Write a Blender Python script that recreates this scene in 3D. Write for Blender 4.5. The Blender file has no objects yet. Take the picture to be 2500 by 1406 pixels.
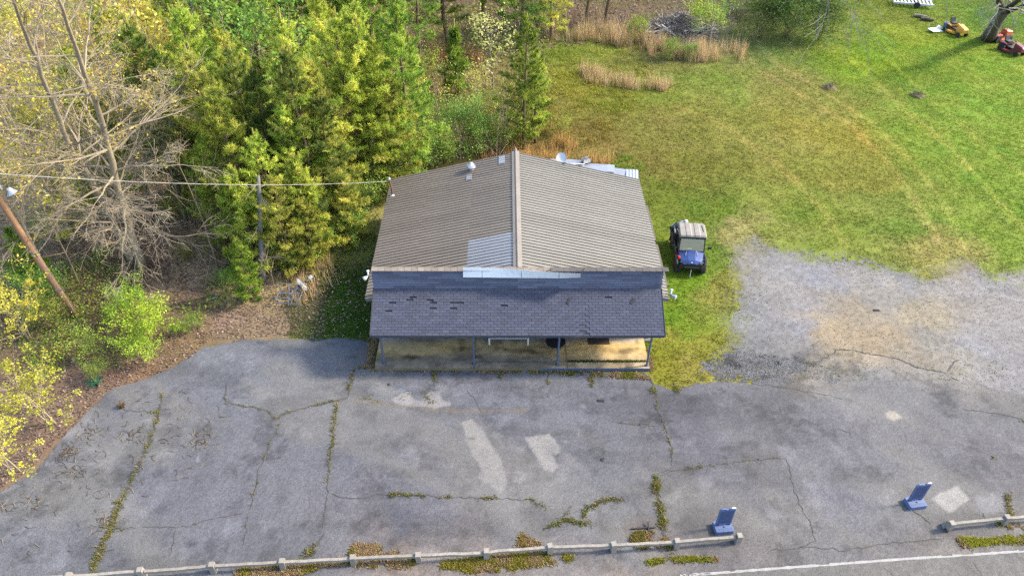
import bpy, math, random
import numpy as np
from mathutils import Vector, Matrix, Euler

C = bpy.context.scene.collection
SC = bpy.context.scene
R = math.radians

# ------------------------------------------------------------------ camera, sky, sun, exposure
CX, CY, CH = -0.58, -25.58, 25.0
FPX, PIT, YAW, ROLL = 1809.9, R(40.34), R(-0.72), R(0.51)
fw = Vector((-math.sin(YAW) * math.cos(PIT), math.cos(YAW) * math.cos(PIT), -math.sin(PIT)))
rt0 = Vector((math.cos(YAW), math.sin(YAW), 0))
up0 = rt0.cross(fw)
rt = rt0 * math.cos(ROLL) + up0 * math.sin(ROLL)
up = -rt0 * math.sin(ROLL) + up0 * math.cos(ROLL)
cam_d = bpy.data.cameras.new('camera')
cam = bpy.data.objects.new('camera', cam_d)
C.objects.link(cam)
cam.matrix_world = Matrix(((rt.x, up.x, -fw.x, CX), (rt.y, up.y, -fw.y, CY), (rt.z, up.z, -fw.z, CH), (0, 0, 0, 1)))
cam_d.sensor_fit = 'HORIZONTAL'
cam_d.sensor_width = 36
cam_d.lens = 36 * FPX / 2500
cam_d.clip_end = 3000
SC.camera = cam

SUN_EL, SUN_AZ = R(38), R(80)        # azimuth clockwise from +Y
world = bpy.data.worlds.new('World')
SC.world = world
world.use_nodes = True
wn = world.node_tree
wn.nodes.clear()
sky = wn.nodes.new('ShaderNodeTexSky')
sky.sky_type = 'NISHITA'
sky.sun_disc = False
sky.sun_elevation = SUN_EL
sky.sun_rotation = SUN_AZ
sky.dust_density = 2.0
bg = wn.nodes.new('ShaderNodeBackground')
bg.inputs['Strength'].default_value = 0.15
wo = wn.nodes.new('ShaderNodeOutputWorld')
wn.links.new(sky.outputs[0], bg.inputs[0])
wn.links.new(bg.outputs[0], wo.inputs[0])
sun_d = bpy.data.lights.new('sun', 'SUN')
sun_d.energy = 2.3
sun_d.angle = R(7.0)
sun_d.color = (1.0, 0.87, 0.68)
sun = bpy.data.objects.new('sun', sun_d)
C.objects.link(sun)
sdir = Vector((math.sin(SUN_AZ) * math.cos(SUN_EL), math.cos(SUN_AZ) * math.cos(SUN_EL), math.sin(SUN_EL)))
sun.rotation_euler = sdir.to_track_quat('Z', 'Y').to_euler()
SC.view_settings.view_transform = 'Standard'
SC.view_settings.look = 'None'
SC.view_settings.gamma = 1
SC.view_settings.use_curve_mapping = False
SC.cycles.use_denoising = False      # keeps the fine grain of grass, gravel and needles
SC.cycles.filter_width = 1.5
SC.cycles.sample_clamp_indirect = 6
SC.view_settings.exposure = 2.03


def G(px, py, z=0.0):
    """ground point (or point at height z) that the photograph shows at a pixel"""
    a, b = px - 1250, py - 703
    c, s = math.cos(ROLL), math.sin(ROLL)
    X, Y = c * a + s * b, -s * a + c * b
    d = rt0 * X - up0 * Y + fw * FPX
    t = (z - CH) / d.z
    return Vector((CX, CY, CH)) + d * t


def GP(poly, z=0.0):
    return [G(x, y, z) for x, y in poly]


# ------------------------------------------------------------------ helpers
def s2l(c):
    c = np.asarray(c, float) / 255.0
    return np.where(c <= 0.04045, c / 12.92, ((c + 0.055) / 1.055) ** 2.4)


def hsh(ix, iy, seed):
    n = (ix.astype(np.int64) * 374761393 + iy.astype(np.int64) * 668265263 + seed * 974634777) & 0xffffffff
    n = ((n ^ (n >> 13)) * 1274126177) & 0xffffffff
    n = n ^ (n >> 16)
    return (n & 0xffff) / 65535.0


def vnoise(x, y, seed=0):
    ix, iy = np.floor(x), np.floor(y)
    fx, fy = x - ix, y - iy
    fx, fy = fx * fx * (3 - 2 * fx), fy * fy * (3 - 2 * fy)
    a, b = hsh(ix, iy, seed), hsh(ix + 1, iy, seed)
    c, d = hsh(ix, iy + 1, seed), hsh(ix + 1, iy + 1, seed)
    return (a * (1 - fx) + b * fx) * (1 - fy) + (c * (1 - fx) + d * fx) * fy


def fbm(x, y, seed=0, oct=4):
    s, a, t = 0, 1.0, 0
    for o in range(oct):
        s = s + a * vnoise(x * 2 ** o + 17.3 * o, y * 2 ** o - 9.1 * o, seed + o)
        t += a
        a *= 0.55
    return s / t        # 0..1


def in_poly(x, y, poly):
    r = np.zeros(x.shape, bool)
    n = len(poly)
    for i in range(n):
        x0, y0 = poly[i][0], poly[i][1]
        x1, y1 = poly[(i + 1) % n][0], poly[(i + 1) % n][1]
        if y0 == y1:
            continue
        r ^= ((y0 > y) != (y1 > y)) & (x < (x1 - x0) * (y - y0) / (y1 - y0) + x0)
    return r


def d_line(x, y, pts, closed=False):
    d = np.full(x.shape, 1e9)
    n = len(pts)
    for i in range(n if closed else n - 1):
        ax, ay = pts[i][0], pts[i][1]
        bx, by = pts[(i + 1) % n][0], pts[(i + 1) % n][1]
        dx, dy = bx - ax, by - ay
        t = np.clip(((x - ax) * dx + (y - ay) * dy) / (dx * dx + dy * dy + 1e-9), 0, 1)
        d = np.minimum(d, np.hypot(x - ax - t * dx, y - ay - t * dy))
    return d


def sd_poly(x, y, poly):
    return np.where(in_poly(x, y, poly), -1.0, 1.0) * d_line(x, y, poly, True)


def sstep(a, b, v):
    t = np.clip((v - a) / (b - a), 0, 1)
    return t * t * (3 - 2 * t)


class MB:
    """collects shapes and links them as ONE mesh object, with a colour attribute"""

    def __init__(self):
        self.V, self.C, self.F, self.n = [], [], [], 0

    def add(self, V, faces, col=(1, 1, 1), m=0):
        V = np.asarray(V, float).reshape(-1, 3)
        self.V.append(V)
        col = np.asarray(col, float)
        if col.ndim == 1:
            col = np.tile(col, (len(V), 1))
        self.C.append(col)
        if isinstance(faces, np.ndarray):
            self.F.append((faces + self.n, m))
        else:
            by = {}
            for f in faces:
                by.setdefault(len(f), []).append(f)
            for k, l in by.items():
                self.F.append((np.array(l, int) + self.n, m))
        self.n += len(V)
        return self

    def box(self, c, s, rot=None, col=(1, 1, 1), m=0, taper=1.0):
        hx, hy, hz = s[0] / 2, s[1] / 2, s[2] / 2
        v = []
        for z in (-1, 1):
            k = taper if z > 0 else 1
            for x, y in ((-1, -1), (1, -1), (1, 1), (-1, 1)):
                v.append(Vector((x * hx * k, y * hy * k, z * hz)))
        if rot is not None:
            e = Euler(rot).to_matrix() if not isinstance(rot, Matrix) else rot
            v = [e @ p for p in v]
        v = [p + Vector(c) for p in v]
        self.add(v, [(3, 2, 1, 0), (4, 5, 6, 7), (0, 1, 5, 4), (1, 2, 6, 5), (2, 3, 7, 6), (3, 0, 4, 7)], col, m)
        return self

    def bar(self, a, b, w, h=None, col=(1, 1, 1), m=0):
        a, b = Vector(a), Vector(b)
        d = (b - a)
        L = d.length
        d.normalize()
        u = Vector((0, 0, 1)) if abs(d.z) < .95 else Vector((0, 1, 0))
        s = d.cross(u).normalized()
        u = s.cross(d)
        mt = Matrix((s, d, u)).transposed()
        return self.box((a + b) / 2, (w, L, h or w), mt, col, m)

    def tube(self, pts, rad, n=6, col=(1, 1, 1), m=0, cap=True):
        P = np.asarray([tuple(p) for p in pts], float)
        k = len(P)
        rad = np.full(k, rad) if np.isscalar(rad) else np.asarray(rad, float)
        T = np.gradient(P, axis=0)
        T /= np.linalg.norm(T, axis=1)[:, None] + 1e-9
        ref = np.array([0.0, 0, 1]) if abs(T[:, 2]).mean() < .8 else np.array([1.0, 0, 0])
        S = np.cross(T, ref)
        S /= np.linalg.norm(S, axis=1)[:, None] + 1e-9
        U = np.cross(S, T)
        a = np.arange(n) * 2 * math.pi / n
        V = P[:, None, :] + rad[:, None, None] * (np.cos(a)[None, :, None] * S[:, None, :] + np.sin(a)[None, :, None] * U[:, None, :])
        i = np.arange(k - 1)[:, None] * n + np.arange(n)[None, :]
        j = np.arange(k - 1)[:, None] * n + (np.arange(n)[None, :] + 1) % n
        F = np.stack([i, j, j + n, i + n], -1).reshape(-1, 4)
        self.add(V.reshape(-1, 3), F, col, m)
        if cap and n > 3:
            self.F.append((np.array([list(range(n))[::-1]]) + self.n - k * n, m))
            self.F.append((np.array([list(range(n))]) + self.n - n, m))
        return self

    def lathe(self, prof, n=16, mt=None, col=(1, 1, 1), m=0):
        a = np.arange(n) * 2 * math.pi / n
        V = []
        for r, z in prof:
            for t in a:
                V.append(Vector((r * math.cos(t), r * math.sin(t), z)))
        if mt is not None:
            V = [mt @ v for v in V]
        F = []
        for k in range(len(prof) - 1):
            for i in range(n):
                j = (i + 1) % n
                F.append((k * n + i, k * n + j, (k + 1) * n + j, (k + 1) * n + i))
        F.append(tuple(range(n))[::-1])
        F.append(tuple(range((len(prof) - 1) * n, len(prof) * n)))
        return self.add(V, F, col, m)

    def prism(self, poly, z0, z1, mt=None, col=(1, 1, 1), m=0):
        n = len(poly)
        V = [Vector((p[0], p[1], z0)) for p in poly] + [Vector((p[0], p[1], z1)) for p in poly]
        if mt is not None:
            V = [mt @ v for v in V]
        F = [tuple(range(n))[::-1], tuple(range(n, 2 * n))] + [(i, (i + 1) % n, (i + 1) % n + n, i + n) for i in range(n)]
        return self.add(V, F, col, m)

    def mesh(self, name, mats, smooth=False):
        if not self.V:
            return None
        me = bpy.data.meshes.new(name)
        V = np.concatenate(self.V)
        Cc = np.concatenate(self.C)
        me.vertices.add(len(V))
        me.vertices.foreach_set('co', V.astype(np.float32).ravel())
        loops = np.concatenate([f.ravel() for f, _ in self.F])
        sizes = np.concatenate([np.full(len(f), f.shape[1]) for f, _ in self.F])
        mi = np.concatenate([np.full(len(f), m) for f, m in self.F])
        me.loops.add(len(loops))
        me.loops.foreach_set('vertex_index', loops.astype(np.int32))
        me.polygons.add(len(sizes))
        st = np.concatenate([[0], np.cumsum(sizes)[:-1]])
        me.polygons.foreach_set('loop_start', st.astype(np.int32))
        me.polygons.foreach_set('loop_total', sizes.astype(np.int32))
        me.polygons.foreach_set('material_index', mi.astype(np.int32))
        me.polygons.foreach_set('use_smooth', np.full(len(sizes), smooth))
        ca = me.color_attributes.new('Col', 'FLOAT_COLOR', 'POINT')
        ca.data.foreach_set('color', np.concatenate([Cc, np.ones((len(Cc), 1))], 1).astype(np.float32).ravel())
        for m in (mats if isinstance(mats, (list, tuple)) else [mats]):
            me.materials.append(m)
        me.update(calc_edges=True)
        me.validate()
        return me

    def build(self, name, mats, parent=None, loc=None, rot=None, smooth=False):
        return put(name, self.mesh(name, mats, smooth), parent, loc, rot)


def put(name, me, parent=None, loc=None, rot=None):
    o = bpy.data.objects.new(name, me)
    C.objects.link(o)
    if parent is not None:
        o.parent = parent
    if loc is not None:
        o.location = loc
    if rot is not None:
        o.rotation_euler = rot
    return o


def tag(o, label=None, cat=None, group=None, kind=None):
    if label:
        o['label'] = label
    if cat:
        o['category'] = cat
    if group:
        o['group'] = group
    if kind:
        o['kind'] = kind
    return o


def thing(name, label, cat, loc=(0, 0, 0), rz=0.0, group=None):
    o = bpy.data.objects.new(name, None)
    o.empty_display_size = .2
    C.objects.link(o)
    o.location = loc
    o.rotation_euler = (0, 0, rz)
    return tag(o, label, cat, group)


def copy_tree(o, parent=None):
    c = o.copy()
    C.objects.link(c)
    if parent is not None:
        c.parent = parent
    for ch in list(o.children):
        copy_tree(ch, c)
    return c


# ------------------------------------------------------------------ materials
def mat(name, col=(1, 1, 1), rough=.7, metal=0.0, var=.12, scale=6.0, bump=0.0, bscale=40.0, attr=False, rnd=0.0, stretch=None, spec=.5, fine=0.0):
    m = bpy.data.materials.new(name)
    m.use_nodes = True
    nt = m.node_tree
    N, L = nt.nodes, nt.links
    bs = N['Principled BSDF']
    bs.inputs['Roughness'].default_value = rough
    bs.inputs['Metallic'].default_value = metal
    bs.inputs['Specular IOR Level'].default_value = spec
    tc = N.new('ShaderNodeTexCoord')
    vec = tc.outputs['Object']
    if stretch:
        mp = N.new('ShaderNodeMapping')
        mp.inputs['Scale'].default_value = stretch
        L.new(vec, mp.inputs[0])
        vec = mp.outputs[0]
    nz = N.new('ShaderNodeTexNoise')
    nz.inputs['Scale'].default_value = scale
    nz.inputs['Detail'].default_value = 6
    nz.inputs['Roughness'].default_value = .65
    L.new(vec, nz.inputs['Vector'])
    mr = N.new('ShaderNodeMapRange')
    mr.inputs['From Min'].default_value = .25
    mr.inputs['From Max'].default_value = .75
    mr.inputs['To Min'].default_value = 1 - var
    mr.inputs['To Max'].default_value = 1 + var
    L.new(nz.outputs[0], mr.inputs[0])
    mul = N.new('ShaderNodeVectorMath')
    mul.operation = 'SCALE'
    if attr:
        at = N.new('ShaderNodeAttribute')
        at.attribute_name = 'Col'
        L.new(at.outputs['Color'], mul.inputs[0])
    else:
        mul.inputs[0].default_value = col
    L.new(mr.outputs[0], mul.inputs['Scale'])
    out = mul.outputs[0]
    if fine:
        n2 = N.new('ShaderNodeTexNoise')
        n2.inputs['Scale'].default_value = bscale
        n2.inputs['Detail'].default_value = 3
        L.new(tc.outputs['Object'], n2.inputs['Vector'])
        m2 = N.new('ShaderNodeMapRange')
        m2.inputs['From Min'].default_value = .3
        m2.inputs['From Max'].default_value = .7
        m2.inputs['To Min'].default_value = 1 - fine
        m2.inputs['To Max'].default_value = 1 + fine
        L.new(n2.outputs[0], m2.inputs[0])
        mu2 = N.new('ShaderNodeVectorMath')
        mu2.operation = 'SCALE'
        L.new(out, mu2.inputs[0])
        L.new(m2.outputs[0], mu2.inputs['Scale'])
        out = mu2.outputs[0]
    if rnd:
        oi = N.new('ShaderNodeObjectInfo')
        m3 = N.new('ShaderNodeMapRange')
        m3.inputs['To Min'].default_value = 1 - rnd
        m3.inputs['To Max'].default_value = 1 + rnd
        L.new(oi.outputs['Random'], m3.inputs[0])
        mu3 = N.new('ShaderNodeVectorMath')
        mu3.operation = 'SCALE'
        L.new(out, mu3.inputs[0])
        L.new(m3.outputs[0], mu3.inputs['Scale'])
        out = mu3.outputs[0]
    L.new(out, bs.inputs['Base Color'])
    if bump:
        nb = N.new('ShaderNodeTexNoise')
        nb.inputs['Scale'].default_value = bscale
        nb.inputs['Detail'].default_value = 4
        L.new(vec, nb.inputs['Vector'])
        bp = N.new('ShaderNodeBump')
        bp.inputs['Strength'].default_value = bump
        bp.inputs['Distance'].default_value = .03
        L.new(nb.outputs[0], bp.inputs['Height'])
        L.new(bp.outputs[0], bs.inputs['Normal'])
    return m


def leaf_mat(name, trans=.4, hue=.02, val=.18, rough=.6):
    m = bpy.data.materials.new(name)
    m.use_nodes = True
    nt = m.node_tree
    N, L = nt.nodes, nt.links
    bs = N['Principled BSDF']
    bs.inputs['Roughness'].default_value = rough
    bs.inputs['Specular IOR Level'].default_value = .25
    at = N.new('ShaderNodeAttribute')
    at.attribute_name = 'Col'
    hs = N.new('ShaderNodeHueSaturation')
    oi = N.new('ShaderNodeObjectInfo')
    for k, (nm, a, b) in enumerate((('Hue', .5 - hue, .5 + hue), ('Value', 1 - val, 1 + val))):
        mr = N.new('ShaderNodeMapRange')
        mr.inputs['To Min'].default_value = a
        mr.inputs['To Max'].default_value = b
        if k == 0:
            L.new(oi.outputs['Random'], mr.inputs[0])
        else:
            fr = N.new('ShaderNodeMath')
            fr.operation = 'MULTIPLY'
            fr.inputs[1].default_value = 7.31
            f2 = N.new('ShaderNodeMath')
            f2.operation = 'FRACT'
            L.new(oi.outputs['Random'], fr.inputs[0])
            L.new(fr.outputs[0], f2.inputs[0])
            L.new(f2.outputs[0], mr.inputs[0])
        L.new(mr.outputs[0], hs.inputs[nm])
    L.new(at.outputs['Color'], hs.inputs['Color'])
    L.new(hs.outputs[0], bs.inputs['Base Color'])
    tr = N.new('ShaderNodeBsdfTranslucent')
    L.new(hs.outputs[0], tr.inputs['Color'])
    mx = N.new('ShaderNodeMixShader')
    mx.inputs[0].default_value = trans
    L.new(bs.outputs[0], mx.inputs[1])
    L.new(tr.outputs[0], mx.inputs[2])
    L.new(mx.outputs[0], N['Material Output'].inputs['Surface'])
    return m


M = dict(
    ground=mat('ground_soil', attr=True, rough=.95, var=.18, scale=1.7, bump=.5, bscale=14, fine=.28, spec=.1),
    asphalt=mat('old_asphalt', attr=True, rough=.9, var=.1, scale=1.7, bump=.5, bscale=26, fine=.3, spec=.2),
    gravel=mat('gravel', attr=True, rough=.95, var=.1, scale=1.6, bump=.8, bscale=32, fine=.25, spec=.15),
    concrete=mat('stained_concrete', attr=True, rough=.88, var=.12, scale=3, bump=.2, bscale=40, fine=.1, spec=.2),
    col=mat('coloured_matt', attr=True, rough=.75, var=.1, scale=7),
    stone=mat('stone_veneer', attr=True, rough=.9, var=.15, scale=12, bump=.4, bscale=50),
    shingle=mat('asphalt_shingle', attr=True, rough=.92, var=.16, scale=1.4, bump=.3, bscale=90, rnd=.07, fine=.08, spec=.2),
    roof=mat('brown_roof_metal', attr=True, rough=.5, metal=.0, var=.17, scale=.9, stretch=(.6, 1.1, 1), rnd=.05, fine=.05, bscale=9),
    galv=mat('galvanised_sheet', (.27, .29, .32), rough=.4, metal=.35, var=.15, scale=3),
    white=mat('white_paint', (.45, .46, .47), rough=.5, var=.07, scale=5),
    whitemet=mat('white_sheet_metal', (.58, .61, .64), rough=.45, var=.06, scale=3, fine=.05, bscale=6),
    bluepost=mat('blue_grey_paint', (.055, .075, .12), rough=.55, var=.2, scale=6),
    bluetrim=mat('blue_trim_paint', (.045, .065, .13), rough=.6, var=.25, scale=5),
    wood=mat('weathered_wood', (.3, .285, .26), rough=.9, var=.25, scale=5, bump=.3, bscale=30, stretch=(1, 1, 1), rnd=.1),
    railwood=mat('weathered_rail_timber', (.18, .165, .142), rough=.9, var=.32, scale=7, bump=.3, bscale=40, rnd=.08),
    darkwood=mat('dark_old_wood', (.045, .038, .032), rough=.95, var=.3, scale=6, rnd=.25),
    polewood=mat('creosoted_pole', (.2, .11, .06), rough=.9, var=.4, scale=5, stretch=(1, 1, .12), bump=.4, bscale=25),
    bark=mat('grey_brown_bark', attr=True, rough=.95, var=.3, scale=9, bump=.5, bscale=25, stretch=(1, 1, .35)),
    leaf=leaf_mat('green_leaves', .5),
    needle=leaf_mat('pine_needles', .5, .015, .2),
    drygrass=leaf_mat('dry_grass_blades', .35, 0, 0),
    grass=leaf_mat('grass_blades', .4, 0, 0),
    litter=leaf_mat('dead_leaves', .15, 0, 0),
    pebble=mat('pebbles', attr=True, rough=.9, var=.1, scale=20),
    black=mat('black_plastic', (.012, .012, .014), rough=.5, var=.2, scale=8),
    rubber=mat('rubber', (.014, .014, .015), rough=.8, var=.25, scale=14, bump=.6, bscale=40),
    steel=mat('grey_steel', (.17, .185, .21), rough=.42, metal=.5, var=.12, scale=8),
    aluminium=mat('bare_aluminium', (.36, .38, .41), rough=.35, metal=.6, var=.12, scale=6),
    utvblue=mat('metallic_blue_body', (.028, .055, .165), rough=.3, metal=.15, var=.05, scale=3),
    utvroof=mat('dusty_black_roof', (.17, .156, .132), rough=.65, var=.2, scale=3),
    seat=mat('black_seat_vinyl', (.02, .02, .022), rough=.6, var=.15),
    red=mat('red_lens', (.65, .04, .015), rough=.3, var=.05),
    yellow=mat('yellow_mower_paint', (.52, .26, .03), rough=.5, var=.06),
    orange=mat('orange_red_mower_paint', (.4, .075, .03), rough=.5, var=.06),
    maroon=mat('dark_red_mower_paint', (.12, .014, .025), rough=.45, var=.06),
    signblue=mat('blue_sign_plastic', (.06, .095, .2), rough=.6, var=.07, scale=3),
    signshade=mat('blue_sign_hollow_shade', (.012, .022, .07), rough=.6, var=.1),
    skin=mat('skin', (.5, .3, .2), rough=.6, var=.05),
    shirt=mat('grey_teal_shirt', (.09, .13, .15), rough=.9, var=.12, scale=14),
    jeans=mat('dark_trousers', (.03, .035, .05), rough=.9, var=.15, scale=14),
    glassdark=mat('window_glass', (.02, .025, .03), rough=.08, var=.02),
    paintline=mat('worn_white_road_paint', (.21, .208, .2), rough=.85, var=.22, scale=5, fine=.2, bscale=30),
    crack=mat('crack_fill', (.045, .043, .04), rough=1, var=.3, scale=4),
    wire=mat('pale_cable', (.22, .22, .21), rough=.6, var=.05),
)
gm = bpy.data.materials.new('windshield_glass')
gm.use_nodes = True
_n, _l = gm.node_tree.nodes, gm.node_tree.links
_g = _n.new('ShaderNodeBsdfGlossy')
_g.inputs['Roughness'].default_value = .03
_t = _n.new('ShaderNodeBsdfTransparent')
_t.inputs['Color'].default_value = (.42, .46, .45, 1)
_x = _n.new('ShaderNodeMixShader')
_x.inputs[0].default_value = .14
_l.new(_t.outputs[0], _x.inputs[1])
_l.new(_g.outputs[0], _x.inputs[2])
_l.new(_x.outputs[0], _n['Material Output'].inputs['Surface'])
M['glass'] = gm

rng = np.random.default_rng(7)
random.seed(7)
KA = 0.34        # display colour of a sunlit surface -> base colour


def alb(c, k=KA, t=(1, 1, .92)):
    return s2l(c) * k * np.array(t)


def idw(x, y, ctrl, p=3.0):
    W = np.zeros(x.shape)
    O = np.zeros(x.shape + (3,))
    for (gx, gy, c) in ctrl:
        w = 1.0 / (((x - gx) ** 2 + (y - gy) ** 2) ** (p / 2) + .05)
        W += w
        O += w[..., None] * c
    return O / W[..., None]


def ctrl_pts(lst, k=KA, t=(1, 1, .92)):
    r = []
    for px, py, c in lst:
        g = G(px, py)
        r.append((g.x, g.y, alb(c, k, t)))
    return r
# ------------------------------------------------------------------ ground, lot, gravel, road
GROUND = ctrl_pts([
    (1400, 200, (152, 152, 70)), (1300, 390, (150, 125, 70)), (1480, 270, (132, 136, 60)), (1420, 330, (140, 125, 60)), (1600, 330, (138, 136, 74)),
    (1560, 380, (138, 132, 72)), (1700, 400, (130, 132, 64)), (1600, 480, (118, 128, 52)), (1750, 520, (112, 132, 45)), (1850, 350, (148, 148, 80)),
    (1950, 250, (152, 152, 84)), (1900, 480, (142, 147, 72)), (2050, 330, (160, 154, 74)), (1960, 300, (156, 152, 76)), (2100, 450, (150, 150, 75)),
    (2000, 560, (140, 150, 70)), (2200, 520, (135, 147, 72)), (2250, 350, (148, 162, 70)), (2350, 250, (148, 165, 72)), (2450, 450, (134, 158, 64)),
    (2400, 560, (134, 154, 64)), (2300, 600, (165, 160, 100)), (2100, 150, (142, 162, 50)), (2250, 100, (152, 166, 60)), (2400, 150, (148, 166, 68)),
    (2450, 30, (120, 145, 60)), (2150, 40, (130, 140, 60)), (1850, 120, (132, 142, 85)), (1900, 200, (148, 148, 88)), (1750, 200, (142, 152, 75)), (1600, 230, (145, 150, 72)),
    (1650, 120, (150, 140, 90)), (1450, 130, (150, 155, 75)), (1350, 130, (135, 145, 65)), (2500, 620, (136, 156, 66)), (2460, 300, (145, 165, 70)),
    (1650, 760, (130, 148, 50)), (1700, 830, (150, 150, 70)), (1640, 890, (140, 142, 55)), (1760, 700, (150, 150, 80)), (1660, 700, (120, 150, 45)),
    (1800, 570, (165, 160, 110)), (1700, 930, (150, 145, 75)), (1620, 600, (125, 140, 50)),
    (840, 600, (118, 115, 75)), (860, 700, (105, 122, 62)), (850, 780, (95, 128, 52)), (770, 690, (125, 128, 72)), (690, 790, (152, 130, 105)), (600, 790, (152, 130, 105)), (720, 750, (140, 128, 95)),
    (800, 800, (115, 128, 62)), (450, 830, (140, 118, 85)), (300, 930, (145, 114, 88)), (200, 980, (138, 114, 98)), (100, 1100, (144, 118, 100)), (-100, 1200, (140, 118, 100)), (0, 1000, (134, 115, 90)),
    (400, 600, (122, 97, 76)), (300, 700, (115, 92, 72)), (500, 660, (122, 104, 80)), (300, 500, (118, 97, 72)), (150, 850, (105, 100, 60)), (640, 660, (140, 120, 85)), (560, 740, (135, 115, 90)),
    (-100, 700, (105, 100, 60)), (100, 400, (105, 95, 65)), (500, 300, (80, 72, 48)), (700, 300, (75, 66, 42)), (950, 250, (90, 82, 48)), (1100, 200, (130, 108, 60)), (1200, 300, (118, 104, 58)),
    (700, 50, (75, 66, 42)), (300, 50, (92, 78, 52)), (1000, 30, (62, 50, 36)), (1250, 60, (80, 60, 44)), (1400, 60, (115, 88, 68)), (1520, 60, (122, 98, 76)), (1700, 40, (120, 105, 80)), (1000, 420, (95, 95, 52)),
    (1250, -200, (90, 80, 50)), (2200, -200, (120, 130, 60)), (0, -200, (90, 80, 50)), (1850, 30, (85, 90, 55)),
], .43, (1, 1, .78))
# browns made less orange; dead-leaf wood floor lifted in colour against tree shade
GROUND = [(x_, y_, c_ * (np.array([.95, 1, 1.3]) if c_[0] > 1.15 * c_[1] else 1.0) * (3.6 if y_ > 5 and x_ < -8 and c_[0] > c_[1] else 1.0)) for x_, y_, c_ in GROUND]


TRACKS = []
for po in ([(1790, 95), (1850, 170), (1960, 235), (2070, 300), (2160, 390), (2230, 480), (2290, 590)], [(1830, 80), (1900, 160), (2010, 225), (2130, 300), (2220, 390), (2300, 490), (2350, 600)],
           [(2080, 150), (2200, 260), (2330, 370), (2430, 480), (2500, 560)], [(2160, 140), (2280, 250), (2400, 350), (2500, 430)], [(1640, 260), (1760, 300), (1900, 400), (2000, 500), (2060, 590)]):
    TRACKS.append([(p.x, p.y) for p in GP(po)])


def ground_col(x, y):
    wx = x + (fbm(x * .35, y * .35, 3) - .5) * 5
    wy = y + (fbm(x * .35, y * .35, 9) - .5) * 5
    c = idw(wx, wy, GROUND)
    n1 = fbm(x * .55, y * .55, 21, 5)
    n2 = fbm(x * 2.4, y * 2.4, 33, 3)
    grassy = sstep(.95, 1.25, c[..., 1] / (c[..., 0] + 1e-6))
    # patches of straw-coloured and of lush grass
    straw = sstep(.5, .72, n1) * .55
    lush = sstep(.55, .3, n1) * .5 * grassy
    c = c * (1 + straw[..., None] * np.array([.2, .08, .4])) * (1 - lush[..., None] * np.array([.38, .08, .3]))
    # pale tracks worn by mowing and driving
    for tr in TRACKS:
        d = d_line(x, y, tr) + (fbm(x * .8, y * .8, 35) - .5) * .35
        w = sstep(.36, .1, d) * (.25 + .9 * fbm(x * .6, y * .6, 36))
        c = c * (1 + w[..., None] * np.array([.6, .3, .8]))
    c = c * np.where((grassy > .3)[..., None], np.array([.94, 1.02, .98]), 1.0)
    return c * (.72 + .56 * n2)[..., None]


def grid(x0, x1, y0, y1, res):
    nx, ny = int(round((x1 - x0) / res)) + 1, int(round((y1 - y0) / res)) + 1
    X, Y = np.meshgrid(np.linspace(x0, x1, nx), np.linspace(y0, y1, ny))
    i = np.arange(nx - 1)[None, :] + np.arange(ny - 1)[:, None] * nx
    F = np.stack([i, i + 1, i + 1 + nx, i + nx], -1).reshape(-1, 4)
    return X.ravel(), Y.ravel(), F


def axis(a, b, res, far):
    core = np.arange(a, b + 1e-6, res)
    ext = np.geomspace(1.5, far, 14)
    return np.concatenate([(a - ext)[::-1], core, b + ext])


ax, ay = axis(-58, 60, .3, 500), axis(-16, 62, .3, 600)
X, Y = np.meshgrid(ax, ay)
nx = len(ax)
i = np.arange(nx - 1)[None, :] + np.arange(len(ay) - 1)[:, None] * nx
F = np.stack([i, i + 1, i + 1 + nx, i + nx], -1).reshape(-1, 4)
X, Y = X.ravel(), Y.ravel()
g = MB()
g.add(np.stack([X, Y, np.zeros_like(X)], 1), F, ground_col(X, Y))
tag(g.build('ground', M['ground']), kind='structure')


def sheet(name, poly, z, res, colf, m, edge=.25, eseed=5, dith=.06):
    P = [(p.x, p.y) for p in poly]
    xs, ys = [p[0] for p in P], [p[1] for p in P]
    x0, x1, y0, y1 = min(xs) - .5, max(xs) + .5, min(ys) - .5, max(ys) + .5
    X, Y, F = grid(x0, x1, y0, y1, res)
    sd = sd_poly(X, Y, P) + (fbm(X * 1.6, Y * 1.6, eseed, 5) - .5) * 2 * edge + (hsh(np.round(X / res), np.round(Y / res), 3) - .5) * dith
    keep = (sd[F] < 0).all(1)
    F = F[keep]
    us, inv = np.unique(F, return_inverse=True)
    X, Y = X[us], Y[us]
    b = MB()
    b.add(np.stack([X, Y, np.full_like(X, z)], 1), inv.reshape(-1, 4), colf(X, Y))
    return tag(b.build(name, m), kind='structure')


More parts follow.
